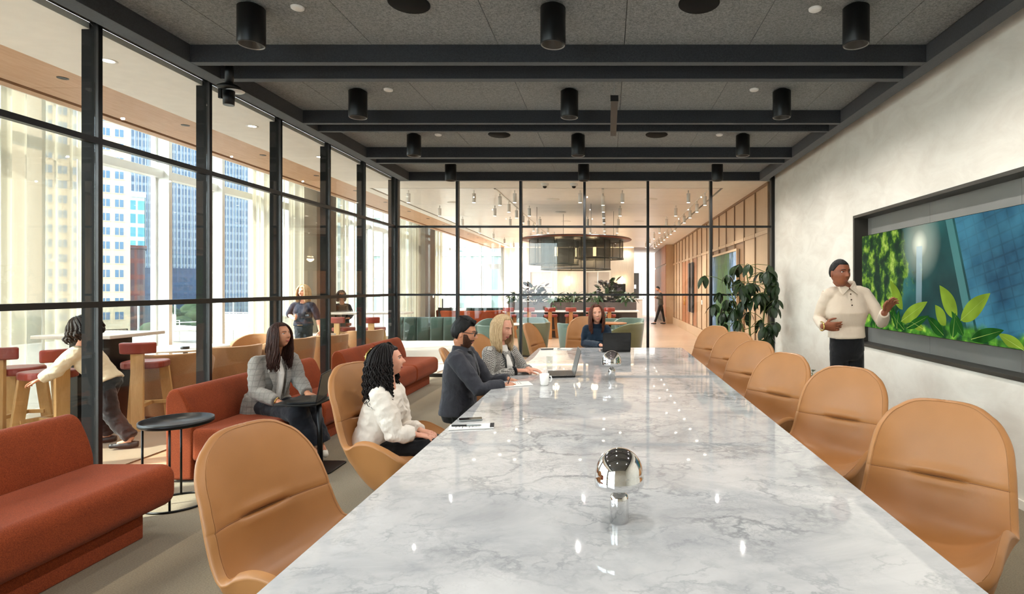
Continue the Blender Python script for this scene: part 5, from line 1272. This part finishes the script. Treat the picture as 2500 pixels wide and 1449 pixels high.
def person(label,head,hf,hs,shR,shL,elR,wrR,elL,wrL,pelvis,tf,knR,anR,knL,anL,skin='skin_fair',fem=False,top='white_cloth',legs='black_cloth',shoes='shoe_black',
           hR=None,hL=None,k=1.0,waist=.145,chest=.165,hip=.165,depth=.115,bust=0,voxel=.0038,cv=.007,hair=None,hairmat='hair_brown',sleeve=1.0,loose=.008,topmat2=None,neck_r=.055,group=None,hem=0.0,wr=.0035,trouser=.075,eyes=True,beard=False,head_up=(0,0,1),skirt=0.0,rise=.16,face_detail=True,base_z=0,mouth='smile'):
    """joints are world points; hf head forward, tf torso forward"""
    t=thing('person',label,'person',(pelvis.x,pelvis.y,base_z),group=group)
    hs=hs/.235; Rm=frame(hf,head_up); tf=Vector(tf).normalized(); up=((shR+shL)/2-pelvis).normalized(); rt=(shR-shL); rt=(rt-up*rt.dot(up)).normalized(); fw=up.cross(rt).normalized()
    if fw.dot(tf)<0: fw=-fw
    sm=(shR+shL)/2; L=(sm-pelvis).length; nb=sm+up*.035*k-fw*.005
    chin=head+Rm@Vector((0,.02,-.085))*hs; nk_top=head+Rm@Vector((0,-.022,-.055))*hs
    b=MB(); add_head(b,head,Rm,hs,fem)
    nm=(nb+nk_top)/2
    b.tube([nb-up*.05,nb,nm,nk_top],[neck_r*k*1.25,neck_r*k*1.08,neck_r*k*.95,neck_r*k],16)
    loft(b,[(pelvis,rt,fw,hip*.62*k,depth*.6*k),(pelvis+up*L*.4,rt,fw,waist*.75*k,depth*.65*k),(pelvis+up*L*.75,rt,fw,chest*.8*k,depth*.75*k),(sm-up*.01,rt,fw,chest*.8*k,depth*.5*k)])
    for sh,el,wrp in ((shR,elR,wrR),(shL,elL,wrL)):
        b.tube([sm+(sh-sm)*.4,sh,el,el.lerp(wrp,.35),wrp,wrp+(wrp-el).normalized()*.01],[.05*k,.042*k,.036*k,.036*k,.025*k,.024*k],12)
    for kn,an,sx in ((knR,anR,1),(knL,anL,-1)):
        h0=pelvis+rt*sx*.07*k*hip/.165-up*.03; b.tube([h0,kn,an],[.055*k,.045*k,.03*k],12)
        b.tube([an,an+V3(tf.x,tf.y,0).normalized()*.12*k-V3(0,0,.03)],[.032*k,.028*k],10)
    if hR: hand(b,wrR,hR[0],hR[1],hR[2],k*.98,*hR[3:])
    if hL: hand(b,wrL,hL[0],hL[1],hL[2],k*.98,*hL[3:])
    remesh('body',b,MAT[skin],t,voxel,2,.45)
    # clothes
    c=MB(); bz=(pelvis-up*hem)
    loft(c,[(bz-up*.02,rt,fw,(hip+.012)*k,(depth+.02)*k),(pelvis+up*max(L*.12,-hem+.035),rt,fw,(hip+.006)*k,(depth+.012)*k),(pelvis+up*max(L*.38,-hem+.08),rt,fw,(waist+.012)*k,(depth)*k),(pelvis+up*L*.66+fw*.01,rt,fw,(chest+.008)*k,(depth+.012)*k),(pelvis+up*L*.86,rt,fw,(chest)*k,depth*.95*k),(sm+up*.0,rt,fw,(chest*.80)*k,depth*.72*k),(nb-up*.005,rt,fw,.066*k,.062*k)])
    if bust:
        for sx in (-1,1): c.sph(pelvis+up*L*.68+rt*sx*.07*k+fw*(depth*.75)*k,(.065*k,.06*k*bust,.065*k),16,10)
    for sh,el,wrp in ((shR,elR,wrR),(shL,elL,wrL)):
        d1=(el-sh); d2=(wrp-el); e=el+d2*sleeve
        c.tube([nb+(sh-sm)*.22-up*.022,sm+(sh-sm)*.72+up*.006,sh-(sh-sm)*.06-up*.012,sh.lerp(el,.5),el,el.lerp(e,.5),e],[.045*k,.050*k,(.053+loose)*k,(.050+loose)*k,(.046+loose)*k,(.042+loose)*k,(.034+loose*.8)*k],16); c.sph(sh-(sh-sm)*.08-up*.014,(.053+loose*.9)*k,14,10)
    if skirt>0:   # long jacket hem
        loft(c,[(pelvis-V3(0,0,skirt)-fw*.02,rt,fw,(hip+.05)*k,(depth+.05)*k),(pelvis+up*L*.2,rt,fw,(hip+.02)*k,(depth+.02)*k)])
    remesh('top',c,MAT[top],t,cv,5,.5,wr)
    p=MB(); 
    loft(p,[(pelvis-up*.08*k,rt,fw,hip*.80*k,depth*.85*k),(pelvis,rt,fw,(hip)*k,(depth+.008)*k),(pelvis+up*L*rise,rt,fw,(hip-.006)*k,(depth)*k)])
    for kn,an,sx in ((knR,anR,1),(knL,anL,-1)):
        h0=pelvis+rt*sx*.082*k*hip/.165-up*.015; m=kn.lerp(an,.5)
        p.tube([h0,h0.lerp(kn,.5),kn,m,an+V3(0,0,.03)],[.088*k*hip/.165,.082*k*(.5+.5*hip/.165),(trouser)*k*.92,trouser*.85*k,trouser*.80*k],16); p.sph(kn,trouser*.92*k,12,8)
    remesh('trousers',p,MAT[legs],t,cv*1.1,5,.5,wr)
    s=MB()
    for an in (anR,anL):
        f2=V3(tf.x,tf.y,0).normalized(); a=V3(an.x,an.y,max(base_z+.045,an.z-.04)); s.tube([a-f2*.06*k,a,a+f2*.10*k,a+f2*.17*k],[.034*k,.044*k,.040*k,.026*k],14,flat=.9); s.sph(a+f2*.17*k,.028*k,10,8)
    remesh('shoes',s,MAT[shoes],t,.008,2)
    # face
    if face_detail:
        H=lambda x,y,z: head+Rm@(Vector((x,y,z))*hs)
        fy=lambda x,z: next_y(x,z,fem)
        for sx in (-1,1):
            y0=fy(sx*.031,.012)
            if eyes:
                e=MB().sph(H(sx*.031,y0-.0035,.0115),(.0145*hs,.0070*hs,.0062*hs),14,10,0,Rm).build('eye',MAT['eye_white'],t); own(e,t)
                own(MB().sph(H(sx*.031+.001,y0+.0012,.0115),(.0052*hs,.0030*hs,.0052*hs),12,8,0,Rm).build('iris',MAT['iris'],e),t) if False else None
                i_=MB().sph(H(sx*.031+.001,y0+.0014,.0115),(.0054*hs,.0028*hs,.0054*hs),12,8,0,Rm).build('iris',MAT['iris'],t); own(i_,t)
                l_=MB().tube([H(sx*(.031+dx),fy(sx*(.031+dx),.0175)-.0002,.0178-.0045*(dx/.015)**2) for dx in (-.014,-.007,0,.007,.015)],[.0008*hs,.0016*hs,.0018*hs,.0016*hs,.0009*hs],6).build('eyelash',MAT['hair_black'],t); own(l_,t)
            else:
                l_=MB().tube([H(sx*(.031+dx),fy(sx*(.031+dx),.008)+.0004,.008-.004*(1-(dx/.015)**2)) for dx in (-.014,-.007,0,.007,.014)],.0013*hs,6).build('eyelash',MAT['hair_brown'],t); own(l_,t)
            bm_=MAT['hair_black'] if hairmat in('hair_black','hair_curly','hair_brown') else MAT['hair_auburn']
            l_=MB().tube([H(sx*(.031+dx),fy(sx*(.031+dx),.031)+.001,.030+.004*(1-(dx/.02)**2)) for dx in (-.018,-.008,.004,.018)],[.0022*hs,.0030*hs,.0027*hs,.0012*hs],6).build('eyebrow',bm_,t); own(l_,t)
        lm='lips_dark' if skin=='skin_dark' else 'lips'; zc=-.0605; dn=.004 if mouth=='smile' else 0
        for up_ in (0,1):
            l_=MB().tube([H(dx,fy(dx,zc)+.0008,zc+(.0034 if up_ else -.0046)*(1-(abs(dx)/.025)**2)+dn*(abs(dx)/.025)**2) for dx in (-.024,-.014,-.005,0,.005,.014,.024)],[.0010*hs,.0028*hs,.0035*hs,.0033*hs,.0035*hs,.0028*hs,.0010*hs],8).build('lips',MAT[lm],t); own(l_,t)
        if mouth=='smile':
            l_=MB().tube([H(dx,fy(dx,zc)+.0004,zc+.001+dn*(abs(dx)/.025)**2) for dx in (-.016,-.008,0,.008,.016)],[.0008*hs,.0020*hs,.0024*hs,.0020*hs,.0008*hs],6).build('teeth',MAT['eye_white'],t); own(l_,t)
    if hair: hair(t,head,Rm,hs,MAT[hairmat],fem)
    t['_']=0; del t['_']
    return t,dict(Rm=Rm,hs=hs,head=head,rt=rt,fw=fw,up=up,sm=sm,nb=nb,L=L,H=lambda x,y,z: head+Rm@(Vector((x,y,z))*hs))
_tab={}
def next_y(x,z,fem):
    key=(round(x,4),round(z,4),fem)
    if key in _tab: return _tab[key]
    # solve for the direction whose front surface hits (x, z)
    dx,dz=x/.077,z/.118
    for _ in range(25):
        dyy=max(0,1-dx*dx-dz*dz)**.5; p=head_surface((dx,dyy,dz),fem); dx+=(x-p[0])/.077*.8; dz+=(z-p[2])/.118*.8
    _tab[key]=p[1]; return p[1]
def cap_mesh(head,Rm,hs,mat,t,fem,thick=.012,front=.60,side=.02,back=-.55,name='hair',part=False,lump=.004,top_extra=0.0):
    nu,nv=96,72; mb=MB(); v=[]
    for d in dirs(nu,nv):
        dx,dy,dz=d
        # hairline height as a function of the azimuth
        if dy>0: hl=side+(front-side)*ss(.05,.75,dy/max(1e-6,(dx*dx+dy*dy)**.5))
        else: hl=side+(back-side)*ss(0,.55,-dy/max(1e-6,(dx*dx+dy*dy)**.5))
        w=ss(hl-.07,hl+.07,dz)
        p=Vector(head_surface(d,fem)); n=Vector((dx,dy,dz)); off=-.012+w*(.012+thick+top_extra*max(0,dz)**2+lump*mnoise.noise(Vector((dx*7,dy*7,dz*3))))
        v.append(head+Rm@((p+n*off)*hs))
    fs=[]
    for j in range(nv):
        for i in range(nu):
            a=j*nu+i; b=j*nu+(i+1)%nu; fs.append((a,b,b+nu,a+nu))
    return own(mb.add(v,fs,0,True).build(name,mat,t),t)
def beard_shell(t,head,Rm,hs,mat):
    nu,nv=120,110; mb=MB(); v=[]
    for d in dirs(nu,nv):
        dx,dy,dz=d; p=Vector(head_surface(d,False)); x,y,z=p
        edge=-.028-.022*ss(.035,.062,abs(x))*0+ (.030*ss(.055,.072,abs(x)))      # cheek line rises to the sideburn
        w=ss(edge+.004,edge-.012,z) if False else 1-ss(edge-.012,edge+.006,z)
        w*=ss(.0,.25,dy) if z>-.09 else ss(-.35,.05,dy)
        mo=math.exp(-((abs(x))/.023)**4-((z+.0605)/.0085)**4); w*=1-mo
        if z>-.040: w*=ss(.040,.058,abs(x))
        if -.052<z<=-.040: w=max(w,1-ss(.020,.030,abs(x)))
        n=Vector((dx,dy*1.1,dz)).normalized(); lump=mnoise.noise(Vector((x*260,y*260,z*140)))
        v.append(head+Rm@((p+n*(-.006+w*(.0115+.0035*lump+.006*ss(-.07,-.11,z))))*hs))
    fs=[]
    for j in range(nv):
        for i in range(nu):
            a=j*nu+i; b=j*nu+(i+1)%nu; fs.append((a,b,b+nu,a+nu))
    return own(mb.add(v,fs,0,True).build('beard',mat,t),t)
def short_hair(t,head,Rm,hs,mat,fem): cap_mesh(head,Rm,hs,mat,t,fem,.006,.62,.12,-.35,lump=.0015)
def quiff_hair(t,head,Rm,hs,mat,fem):
    cap_mesh(head,Rm,hs,mat,t,fem,.010,.60,.10,-.45,lump=.004,top_extra=.018)
    mb=MB(); r=random.Random(3)
    for k in range(46):
        x=r.uniform(-.052,.052); y=r.uniform(-.02,.085); p=Vector((x,y*.9,.095+.012*(1-(x/.06)**2)-.35*max(0,y-.03)*1.2)); q=p+Vector((r.uniform(-.012,.012),-.012+.02*(y>.05),.024)); e=q+Vector((r.uniform(-.02,.02),-.030,.004))
        mb.tube([head+Rm@(z*hs) for z in (p,q,e)],[.009*hs,.009*hs,.003*hs],6)
    own(mb.build('hair_tuft',mat,t),t)
def long_hair(L=.30,vol=.02,wave=.010,n=120,front=.62,az=.95,rad=.0095,seed=1,curl=0,face_gap=.0,sidepart=0.25,freq=11):
    def f(t,head,Rm,hs,mat,fem):
        cap_mesh(head,Rm,hs,mat,t,fem,.012,front,-.05,-.8,lump=.003)
        mb=MB(); r=random.Random(seed)
        for k in range(n):
            u=r.random(); a=(PI/2+az)+(2*PI-2*az)*u       # azimuth round the head, the face side left open
            ca,sa=math.cos(a),math.sin(a); pts=[]
            el0=r.uniform(.70,1.35); ll=L*r.uniform(.80,1.0); layer=r.uniform(.3,1.0)*vol
            for q in range(6):
                el=el0*(1-q/5*.92); d=(ca*math.cos(el),sa*math.cos(el),math.sin(el)); p=Vector(head_surface(d,False))+Vector(d)*(.012+layer*(.3+.7*q/5)); pts.append(head+Rm@(p*hs))
            base=pts[-1]; out=(base-head); out.z=0; out=out.normalized() if out.length>1e-6 else Vector((1,0,0)); steps=9 if curl==0 else 26; ph=r.uniform(0,6)
            for q in range(1,steps+1):
                s=q/steps; zz=ll*s*hs
                p=base+Vector((0,0,-zz))+out*(.012*math.sin(s*PI)*1.0-.012*s)*hs
                if curl: 
                    aa=ph+s*ll*freq*6.3; p+=Vector((math.cos(aa),math.sin(aa),0))*curl*(.4+.6*s)+out*.015*s
                else: p+=Vector((math.sin(ph+s*freq*.6),math.cos(ph*1.3+s*freq*.55),0))*wave*s
                pts.append(p)
            m_=len(pts); mb.tube(pts,[rad*hs*(.75 if i<2 else 1)*(1-.75*max(0,(i/m_-.6)/.4)**1.5) for i in range(m_)],6)
        o=own(mb.build('hair_strands',mat,t),t); o['kind']='stuff'
    return f

def front_panel(mb,secs):   # a shirt front: the same sections kept to the front of the body
    loft(mb,[(c+f*hd*.5,r,f,hw,hd*.5) for (c,r,f,hw,hd) in secs])
# --- the presenter, standing by the screen
pr,fr=person('standing person in a cream knit polo and black trousers, gesturing beside the wall screen',
 P(2050,666,4.74),(.30,-1,-.06),.222,P(2019,716,4.78),P(2111,712,4.78),P(1999,778,4.86),P(2010,796,4.60),P(2155,788,4.70),P(2159,764,4.46),
 P(2067,853,4.80),(.12,-1,0),P(2052,970,4.78),V3(2.0,4.86,.08),P(2086,970,4.78),V3(2.12,4.90,.08),skin='skin_dark',top='cream_knit',legs='black_cloth',
 hR=((1,-.25,-.02),(-.1,.6,.15),(0,0,1),.35,.10,.8),hL=((.45,-.15,.85),(.35,-.8,.0),(-1,0,.3),.45,.22,1.1),hair=short_hair,hairmat='hair_black',chest=.165,waist=.130,hip=.136,depth=.105,hem=-.125,rise=.32,loose=.004,wr=.0012,trouser=.088,mouth='talk',neck_r=.050)
nb=fr['nb']; rt,fw,up=fr['rt'],fr['fw'],fr['up']
c=MB()
for sx in (-1,1): c.add([nb+rt*sx*.004+fw*.075+up*.012,nb+rt*sx*.070+fw*.01+up*.055,nb+rt*sx*.085+fw*.02+up*.005,nb+rt*sx*.060+fw*.095-up*.045,nb+rt*sx*.004+fw*.082+up*.004],[(0,1,2,3,4)])
c.add([nb+rt*(.07*math.cos(a))-fw*(.065*math.sin(a))+up*h for h in (.02,.062) for a in [PI*k/12 for k in range(13)]],[(k,k+1,k+14,k+13) for k in range(12)],0,True)
o=own(c.build('collar',MAT['cream_knit'],pr),pr); m=o.modifiers.new('s','SOLIDIFY'); m.thickness=.006
bt=MB()
for k,z in enumerate((-.03,-.075,-.12)): bt.sph(nb+fw*(.100+.012*k)+up*(z-.012)-rt*0,.0062,10,6)
own(bt.build('buttons',MAT['iris'],pr),pr)
w=P(2010,796,4.60); own(MB().tube([w+V3(-.034*math.cos(a)*.2-.012,.034*math.cos(a),.036*math.sin(a)) for a in [2*PI*k/20 for k in range(21)]],.005,6,caps=False).build('wristwatch',MAT['gold'],pr),pr)
w=P(2158,768,4.49); own(MB().tube([w+V3(.034*math.cos(a),.030*math.sin(a),.004*math.cos(a)) for a in [2*PI*k/20 for k in range(21)]],.0022,6,caps=False).build('bracelet',MAT['gold'],pr),pr)
# --- curly haired person in the near window-side chair
cu,fr=person('seated person with long curly black hair and a claw clip, in an ivory satin blouse',
 P(951,880,3.93),(1,.22,.10),.205,P(928,962,3.79),P(964,950,4.10),P(962,1058,3.78),P(1012,1060,3.84),P(985,1040,4.15),P(1025,1050,4.05),
 P(903,1098,3.95),(1,.1,0),P(1064,1092,3.86),V3(-1.22,3.86,.10),P(1062,1080,4.08),V3(-1.2,4.1,.10),skin='skin_fair',fem=True,top='white_cloth',legs='black_cloth',
 hR=((1,.15,-.15),(0,0,-1),(0,1,0),.3,.1),hL=((1,-.25,-.15),(0,0,-1),(0,-1,0),.3,.1),hair=long_hair(.36,.072,0,380,.68,1.30,.0046,4,.012,freq=17),hairmat='hair_curly',chest=.148,waist=.140,hip=.165,depth=.125,bust=.9,loose=.022,wr=.0065,sleeve=.96,k=.96,neck_r=.048)
H=fr['H']; cl=MB()
for s in (-1,1): cl.tube([H(s*.012,-.128,.110),H(s*.032,-.156,.080),H(s*.038,-.168,.040),H(s*.026,-.162,.0),H(s*.008,-.150,-.02)],.0055,8)
cl.tube([H(-.03,-.160,.06),H(-.005,-.182,.055),H(.03,-.160,.06)],.0045,8)
own(cl.build('hair_claw',MAT['gold'],cu),cu)
# --- bearded person with glasses
be,fr=person('seated bearded person with black glasses and a charcoal jacket, writing at the table',
 P(1132,812,5.04),(1,.06,-.20),.252,P(1112,872,4.86),P(1142,856,5.26),P(1168,950,4.82),P(1228,940,4.94),P(1190,930,5.35),P(1240,925,5.30),
 P(1118,1004,5.04),(1,0,0),P(1222,1004,4.94),V3(-.90,4.94,.1),P(1222,1000,5.18),V3(-.88,5.2,.1),skin='skin_warm',top='charcoal',legs='black_cloth',
 hR=((1,.25,-.12),(.1,.6,-.7),(0,1,.6),.85,.04,.7),hL=((1,-.35,-.15),(0,0,-1),(0,-1,0),.4,.08),hair=quiff_hair,hairmat='hair_black',chest=.190,waist=.168,hip=.170,depth=.140,loose=.020,wr=.004,neck_r=.057)
rt,fw,up,nb,sm=[fr[q] for q in ('rt','fw','up','nb','sm')]
jc=MB(); loft(jc,[(nb-up*.035,rt,fw,.098,.088),(nb+up*.01-fw*.006,rt,fw,.080,.076),(nb+up*.04-fw*.012,rt,fw,.072,.066)]); remesh('jacket_collar',jc,MAT['charcoal'],be,.006,2,.5)
ss_=MB(); front_panel(ss_,[(sm-up*.30,rt,fw,.035,.178),(sm-up*.16,rt,fw,.048,.172),(sm-up*.05,rt,fw,.052,.125),(nb+up*.0+fw*.02,rt,fw,.050,.075)]); remesh('shirt_front',ss_,MAT['black_cloth'],be,.007,3)
H=fr['H']; beard_shell(be,fr['head'],fr['Rm'],fr['hs'],MAT['beard'])
g=MB()
for sx in (-1,1):
    g.tube([H(sx*.033+.023*math.cos(a),.101-.10*abs(sx*.033+.023*math.cos(a))**1.0*.35,.009+.018*math.sin(a)) for a in [2*PI*k/22 for k in range(23)]],.0032*fr['hs'],6,caps=False)
    g.tube([H(sx*.056,.085,.014),H(sx*.079,.06,.014),H(sx*.085,-.005,.012),H(sx*.080,-.02,.0)],.0030*fr['hs'],6)
g.tube([H(-.011,.103,.012),H(.011,.103,.012)],.003*fr['hs'],6); own(g.build('glasses',MAT['black'],be),be)
pen=MB().tube([P(1246,921,4.97),P(1240,936,4.93)],.004,8).build('pen',MAT['ink']); tag(pen,'dark pen held in the hand of the bearded person','pen')
# --- blonde person in the houndstooth cardigan
bl,fr=person('seated blonde person in a black and white houndstooth cardigan, typing on the laptop',
 P(1226,800,5.74),(.86,-.46,-.30),.252,P(1192,858,5.62),P(1248,852,5.92),P(1194,925,5.52),P(1262,904,5.62),P(1278,905,5.92),P(1290,900,5.68),
 P(1206,975,5.80),(.85,-.3,0),P(1292,975,5.72),V3(-.75,5.7,.1),P(1292,970,5.95),V3(-.72,5.95,.1),skin='skin_fair',fem=True,top='hound',legs='black_cloth',
 hR=((1,.15,.02),(0,.2,-1),(0,1,0),.35,.10),hL=((1,-.1,-.12),(0,0,-1),(0,-1,0),.35,.14),hair=long_hair(.225,.012,.004,460,.80,1.0,.0048,6),hairmat='hair_blonde',chest=.158,waist=.158,hip=.175,depth=.132,bust=.9,loose=.018,wr=.003,sleeve=.88,eyes=False,neck_r=.050)
rt,fw,up,nb,L,sm=[fr[q] for q in ('rt','fw','up','nb','L','sm')]
sh_=MB(); front_panel(sh_,[(sm-up*.40,rt,fw,.056,.176),(sm-up*.22,rt,fw,.055,.190),(sm-up*.12+fw*.004,rt,fw,.052,.170),(sm-up*.03,rt,fw,.050,.110),(nb+up*.03,rt,fw,.054,.062)]); remesh('shirt_front',sh_,MAT['white_knit'],bl,.006,3)
tr2=MB()
for sx in (-1,1): tr2.tube([nb+rt*sx*.058+fw*.05,sm+rt*sx*.062+fw*.138-up*.06,sm+rt*sx*.064+fw*.172-up*.18,sm+rt*sx*.062+fw*.165-up*.38],.011,8,flat=.6)
own(tr2.build('cardigan_trim',MAT['black'],bl),bl)
w=P(1258,905,5.615); own(MB().tube([P(1252,906,5.605),P(1260,904,5.62)],.046,14).build('cuff',MAT['black_cloth'],bl),bl)
# --- person in navy at the table head
nv,fr=person('seated person with long auburn hair in a navy jumper at the far table end',
 P(1457,766,8.62),(.12,-1,.02),.268,P(1431,801,8.66),P(1482,801,8.66),P(1427,838,8.62),P(1466,842,8.22),P(1487,838,8.62),P(1494,843,8.24),
 P(1457,862,8.78),(0,-1,0),P(1440,880,8.35),V3(-.30,8.45,.1),P(1475,880,8.35),V3(-.05,8.45,.1),skin='skin_fair',fem=True,top='navy_knit',legs='black_cloth',
 hR=((1,-.55,-.1),(0,0,-1),(.3,0,.2),.4,.1),hL=((-.3,-1,-.1),(0,0,-1),(-1,0,0),.4,.1),hair=long_hair(.27,.012,.012,380,.78,.78,.0050,9),hairmat='hair_auburn',chest=.175,waist=.150,hip=.165,depth=.120,bust=.9,loose=.010,wr=.003,k=1.1,neck_r=.046,head_up=(-.10,0,1))
rt,fw,up,nb=[fr[q] for q in ('rt','fw','up','nb')]
cc=MB(); loft(cc,[(nb-up*.03,rt,fw,.085,.080),(nb+up*.02,rt,fw,.074,.072),(nb+up*.045,rt,fw,.070,.068)]); remesh('roll_collar',cc,MAT['navy_knit'],nv,.006,2)
# --- person in the plaid blazer on the sofa
bz,fr=person('seated person with long dark hair in a grey plaid blazer, turned on the rust sofa',
 P(684,818,5.36),(1,-.28,.12),.222,P(625,884,5.30),P(712,872,5.58),P(627,958,5.20),P(678,980,5.12),P(728,925,5.48),P(751,960,5.30),
 P(652,985,5.42),(.62,-.78,0),P(728,1008,5.10),P(762,1094,5.16),P(755,1000,5.32),P(784,1088,5.32),skin='skin_warm',fem=True,top='plaid',legs='denim',shoes='sneaker',
 hR=((1,-.05,-.25),(0,0,-1),(0,1,0),.35,.1),hL=((.9,-.6,-.15),(0,0,-1),(-1,0,0),.35,.1),hair=long_hair(.37,.014,.016,460,.74,.95,.0050,12,freq=15),hairmat='hair_brown',chest=.165,waist=.155,hip=.178,depth=.125,bust=.8,loose=.020,wr=.005,sleeve=.92,k=1.0,skirt=.10,trouser=.105,neck_r=.047)
rt,fw,up,nb,L,sm=[fr[q] for q in ('rt','fw','up','nb','L','sm')]
sh_=MB(); front_panel(sh_,[(sm-up*.42,rt,fw,.040,.170),(sm-up*.22,rt,fw,.048,.182),(sm-up*.10+fw*.004,rt,fw,.050,.160),(sm-up*.02,rt,fw,.052,.105),(nb+up*.01,rt,fw,.052,.062)]); remesh('shirt_front',sh_,MAT['white_knit'],bz,.006,3)
lp=MB()
for sx in (-1,1): lp.add([nb+rt*sx*.055-fw*.0+up*.03,nb+rt*sx*.085+fw*.05,sm+rt*sx*.115+fw*.135-up*.10,sm+rt*sx*.085+fw*.172-up*.17,sm+rt*sx*.040+fw*.196-up*.30,sm+rt*sx*.045+fw*.188-up*.18,sm+rt*sx*.052+fw*.152-up*.06,nb+rt*sx*.050+fw*.055],[(0,1,7),(1,2,6,7),(2,3,5,6),(3,4,5)],0,False)
o=own(lp.build('lapel',MAT['plaid'],bz),bz); m=o.modifiers.new('s','SOLIDIFY'); m.thickness=.012; m.offset=0
w=P(676,979,5.125); own(MB().tube([w+V3(.008*math.sin(a),.033*math.cos(a),.033*math.sin(a)) for a in [2*PI*k/20 for k in range(21)]],.0045,6,caps=False).build('bracelet',MAT['gold'],bz),bz)
# --- lounge people
bw,fr=person('blonde person walking in the lounge in a navy shirt, holding a glass',
 P(741,712,10.3),(-.10,-1,-.08),.235,P(717,744,10.32),P(764,744,10.32),P(706,768,10.28),P(718,778,10.05),P(776,776,10.34),P(781,806,10.30),
 P(741,800,10.32),(-.1,-1,0),P(735,855,10.22),V3(-5.5,10.25,.08),P(750,855,10.36),V3(-5.36,10.5,.08),skin='skin_fair',fem=True,top='navy_shirt',legs='denim',
 hR=((.7,-.5,.2),(.2,-.6,.3),(0,0,1),.6,.1),hL=((0,-.1,-1),(-1,0,0),(0,-1,0),.3,.1),hair=long_hair(.20,.025,.012,120,.62,.75,.011,15),hairmat='hair_blonde',chest=.155,waist=.130,hip=.155,depth=.11,bust=.9,loose=.012,wr=.004,sleeve=.15,hem=-.06,trouser=.075,voxel=.006,cv=.010)
own(MB().tube([fr['sm']-fr['up']*(fr['L']*.86)+(fr['rt']*math.cos(a)*.150+fr['fw']*math.sin(a)*.118) for a in [2*PI*k/28 for k in range(29)]],.016,8,caps=False,flat=.6).build('belt',MAT['belt'],bw),bw)
gg=MB().lathe([(0,0),(.028,0),(.034,.11),(.032,.11),(.026,.01),(0,.01)],seg=20).build('drinking_glass',MAT['cup_glass'],loc=P(722,780,10.0)); tag(gg,'small glass held by the blonde person in the lounge','glass')
wk,fr=person('person with bushy dark hair in a pale shirt bending over the bar stools',
 P(203,803,5.62),(-.75,-.35,-.35),.225,P(182,858,5.50),P(222,852,5.80),P(138,905,5.45),P(100,925,5.42),P(262,900,5.86),P(285,920,5.80),
 P(262,930,5.68),(-.8,-.4,0),P(272,1012,5.62),V3(-4.72,5.64,.09),P(240,1012,5.72),V3(-5.12,5.85,.09),skin='skin_warm',fem=True,top='beige_cloth',legs='black_cloth',
 hR=((-1,-.2,-.4),(0,0,-1),(0,-1,0),.4,.1),hL=((.3,-.2,-1),(-1,0,0),(0,-1,0),.4,.1),hair=long_hair(.13,.06,0,130,.5,.9,.010,18,.014,freq=14),hairmat='hair_curly',chest=.150,waist=.140,hip=.155,depth=.115,loose=.020,wr=.006,k=.92,voxel=.006,cv=.009,sleeve=.95,trouser=.085)
sb,fr=person('seated person in black with glasses behind the far high table',
 P(833,721,13.62),(.55,-.85,-.05),.235,P(818,746,13.59),P(852,746,13.67),P(815,768,13.37),P(830,775,13.17),P(858,768,13.47),P(852,776,13.17),
 P(835,800,13.65),(.1,-1,0),P(828,808,13.27),V3(-6.6,13.25,.25),P(848,808,13.27),V3(-6.3,13.25,.25),skin='skin_warm',fem=True,top='black_cloth',legs='black_cloth',
 hR=((.6,-.8,0),(0,0,-1),(1,0,0),.5,.1),hL=((-.6,-.8,0),(0,0,-1),(-1,0,0),.5,.1),hair=long_hair(.16,.015,.006,90,.60,.8,.011,21),hairmat='hair_brown',voxel=.008,cv=.012,wr=.003)
H=fr['H']; g=MB()
for sx in (-1,1): g.tube([H(sx*.033+.022*math.cos(a),.096,.009+.018*math.sin(a)) for a in [2*PI*k/16 for k in range(17)]],.003,5,caps=False)
own(g.build('glasses',MAT['black'],sb),sb)
stl=dup(cs,(fr['sm'].x,13.6,0),PI,'bar stool carrying the seated person in black')
wm_,fr=person('distant person in dark clothes walking left along the oak wall',
 P(1606,704.5,24.8),(-1,-.1,-.35),.215,P(1613,716,24.65),P(1613,716,24.98),P(1615,731,24.55),P(1603,725,24.5),P(1615,731,25.1),P(1602,726,25.0),
 P(1613,742,24.82),(-1,0,0),P(1607,762,24.7),P(1599,787,24.7),P(1618,764,24.95),P(1622,787,24.95),skin='skin_warm',top='olive_cloth',legs='black_cloth',
 hair=short_hair,hairmat='hair_black',voxel=.010,cv=.014,k=.92,wr=0,hR=((-1,0,0),(0,0,-1),(0,1,0),.5,.1),hL=((-1,0,0),(0,0,-1),(0,-1,0),.5,.1),trouser=.07,face_detail=False)
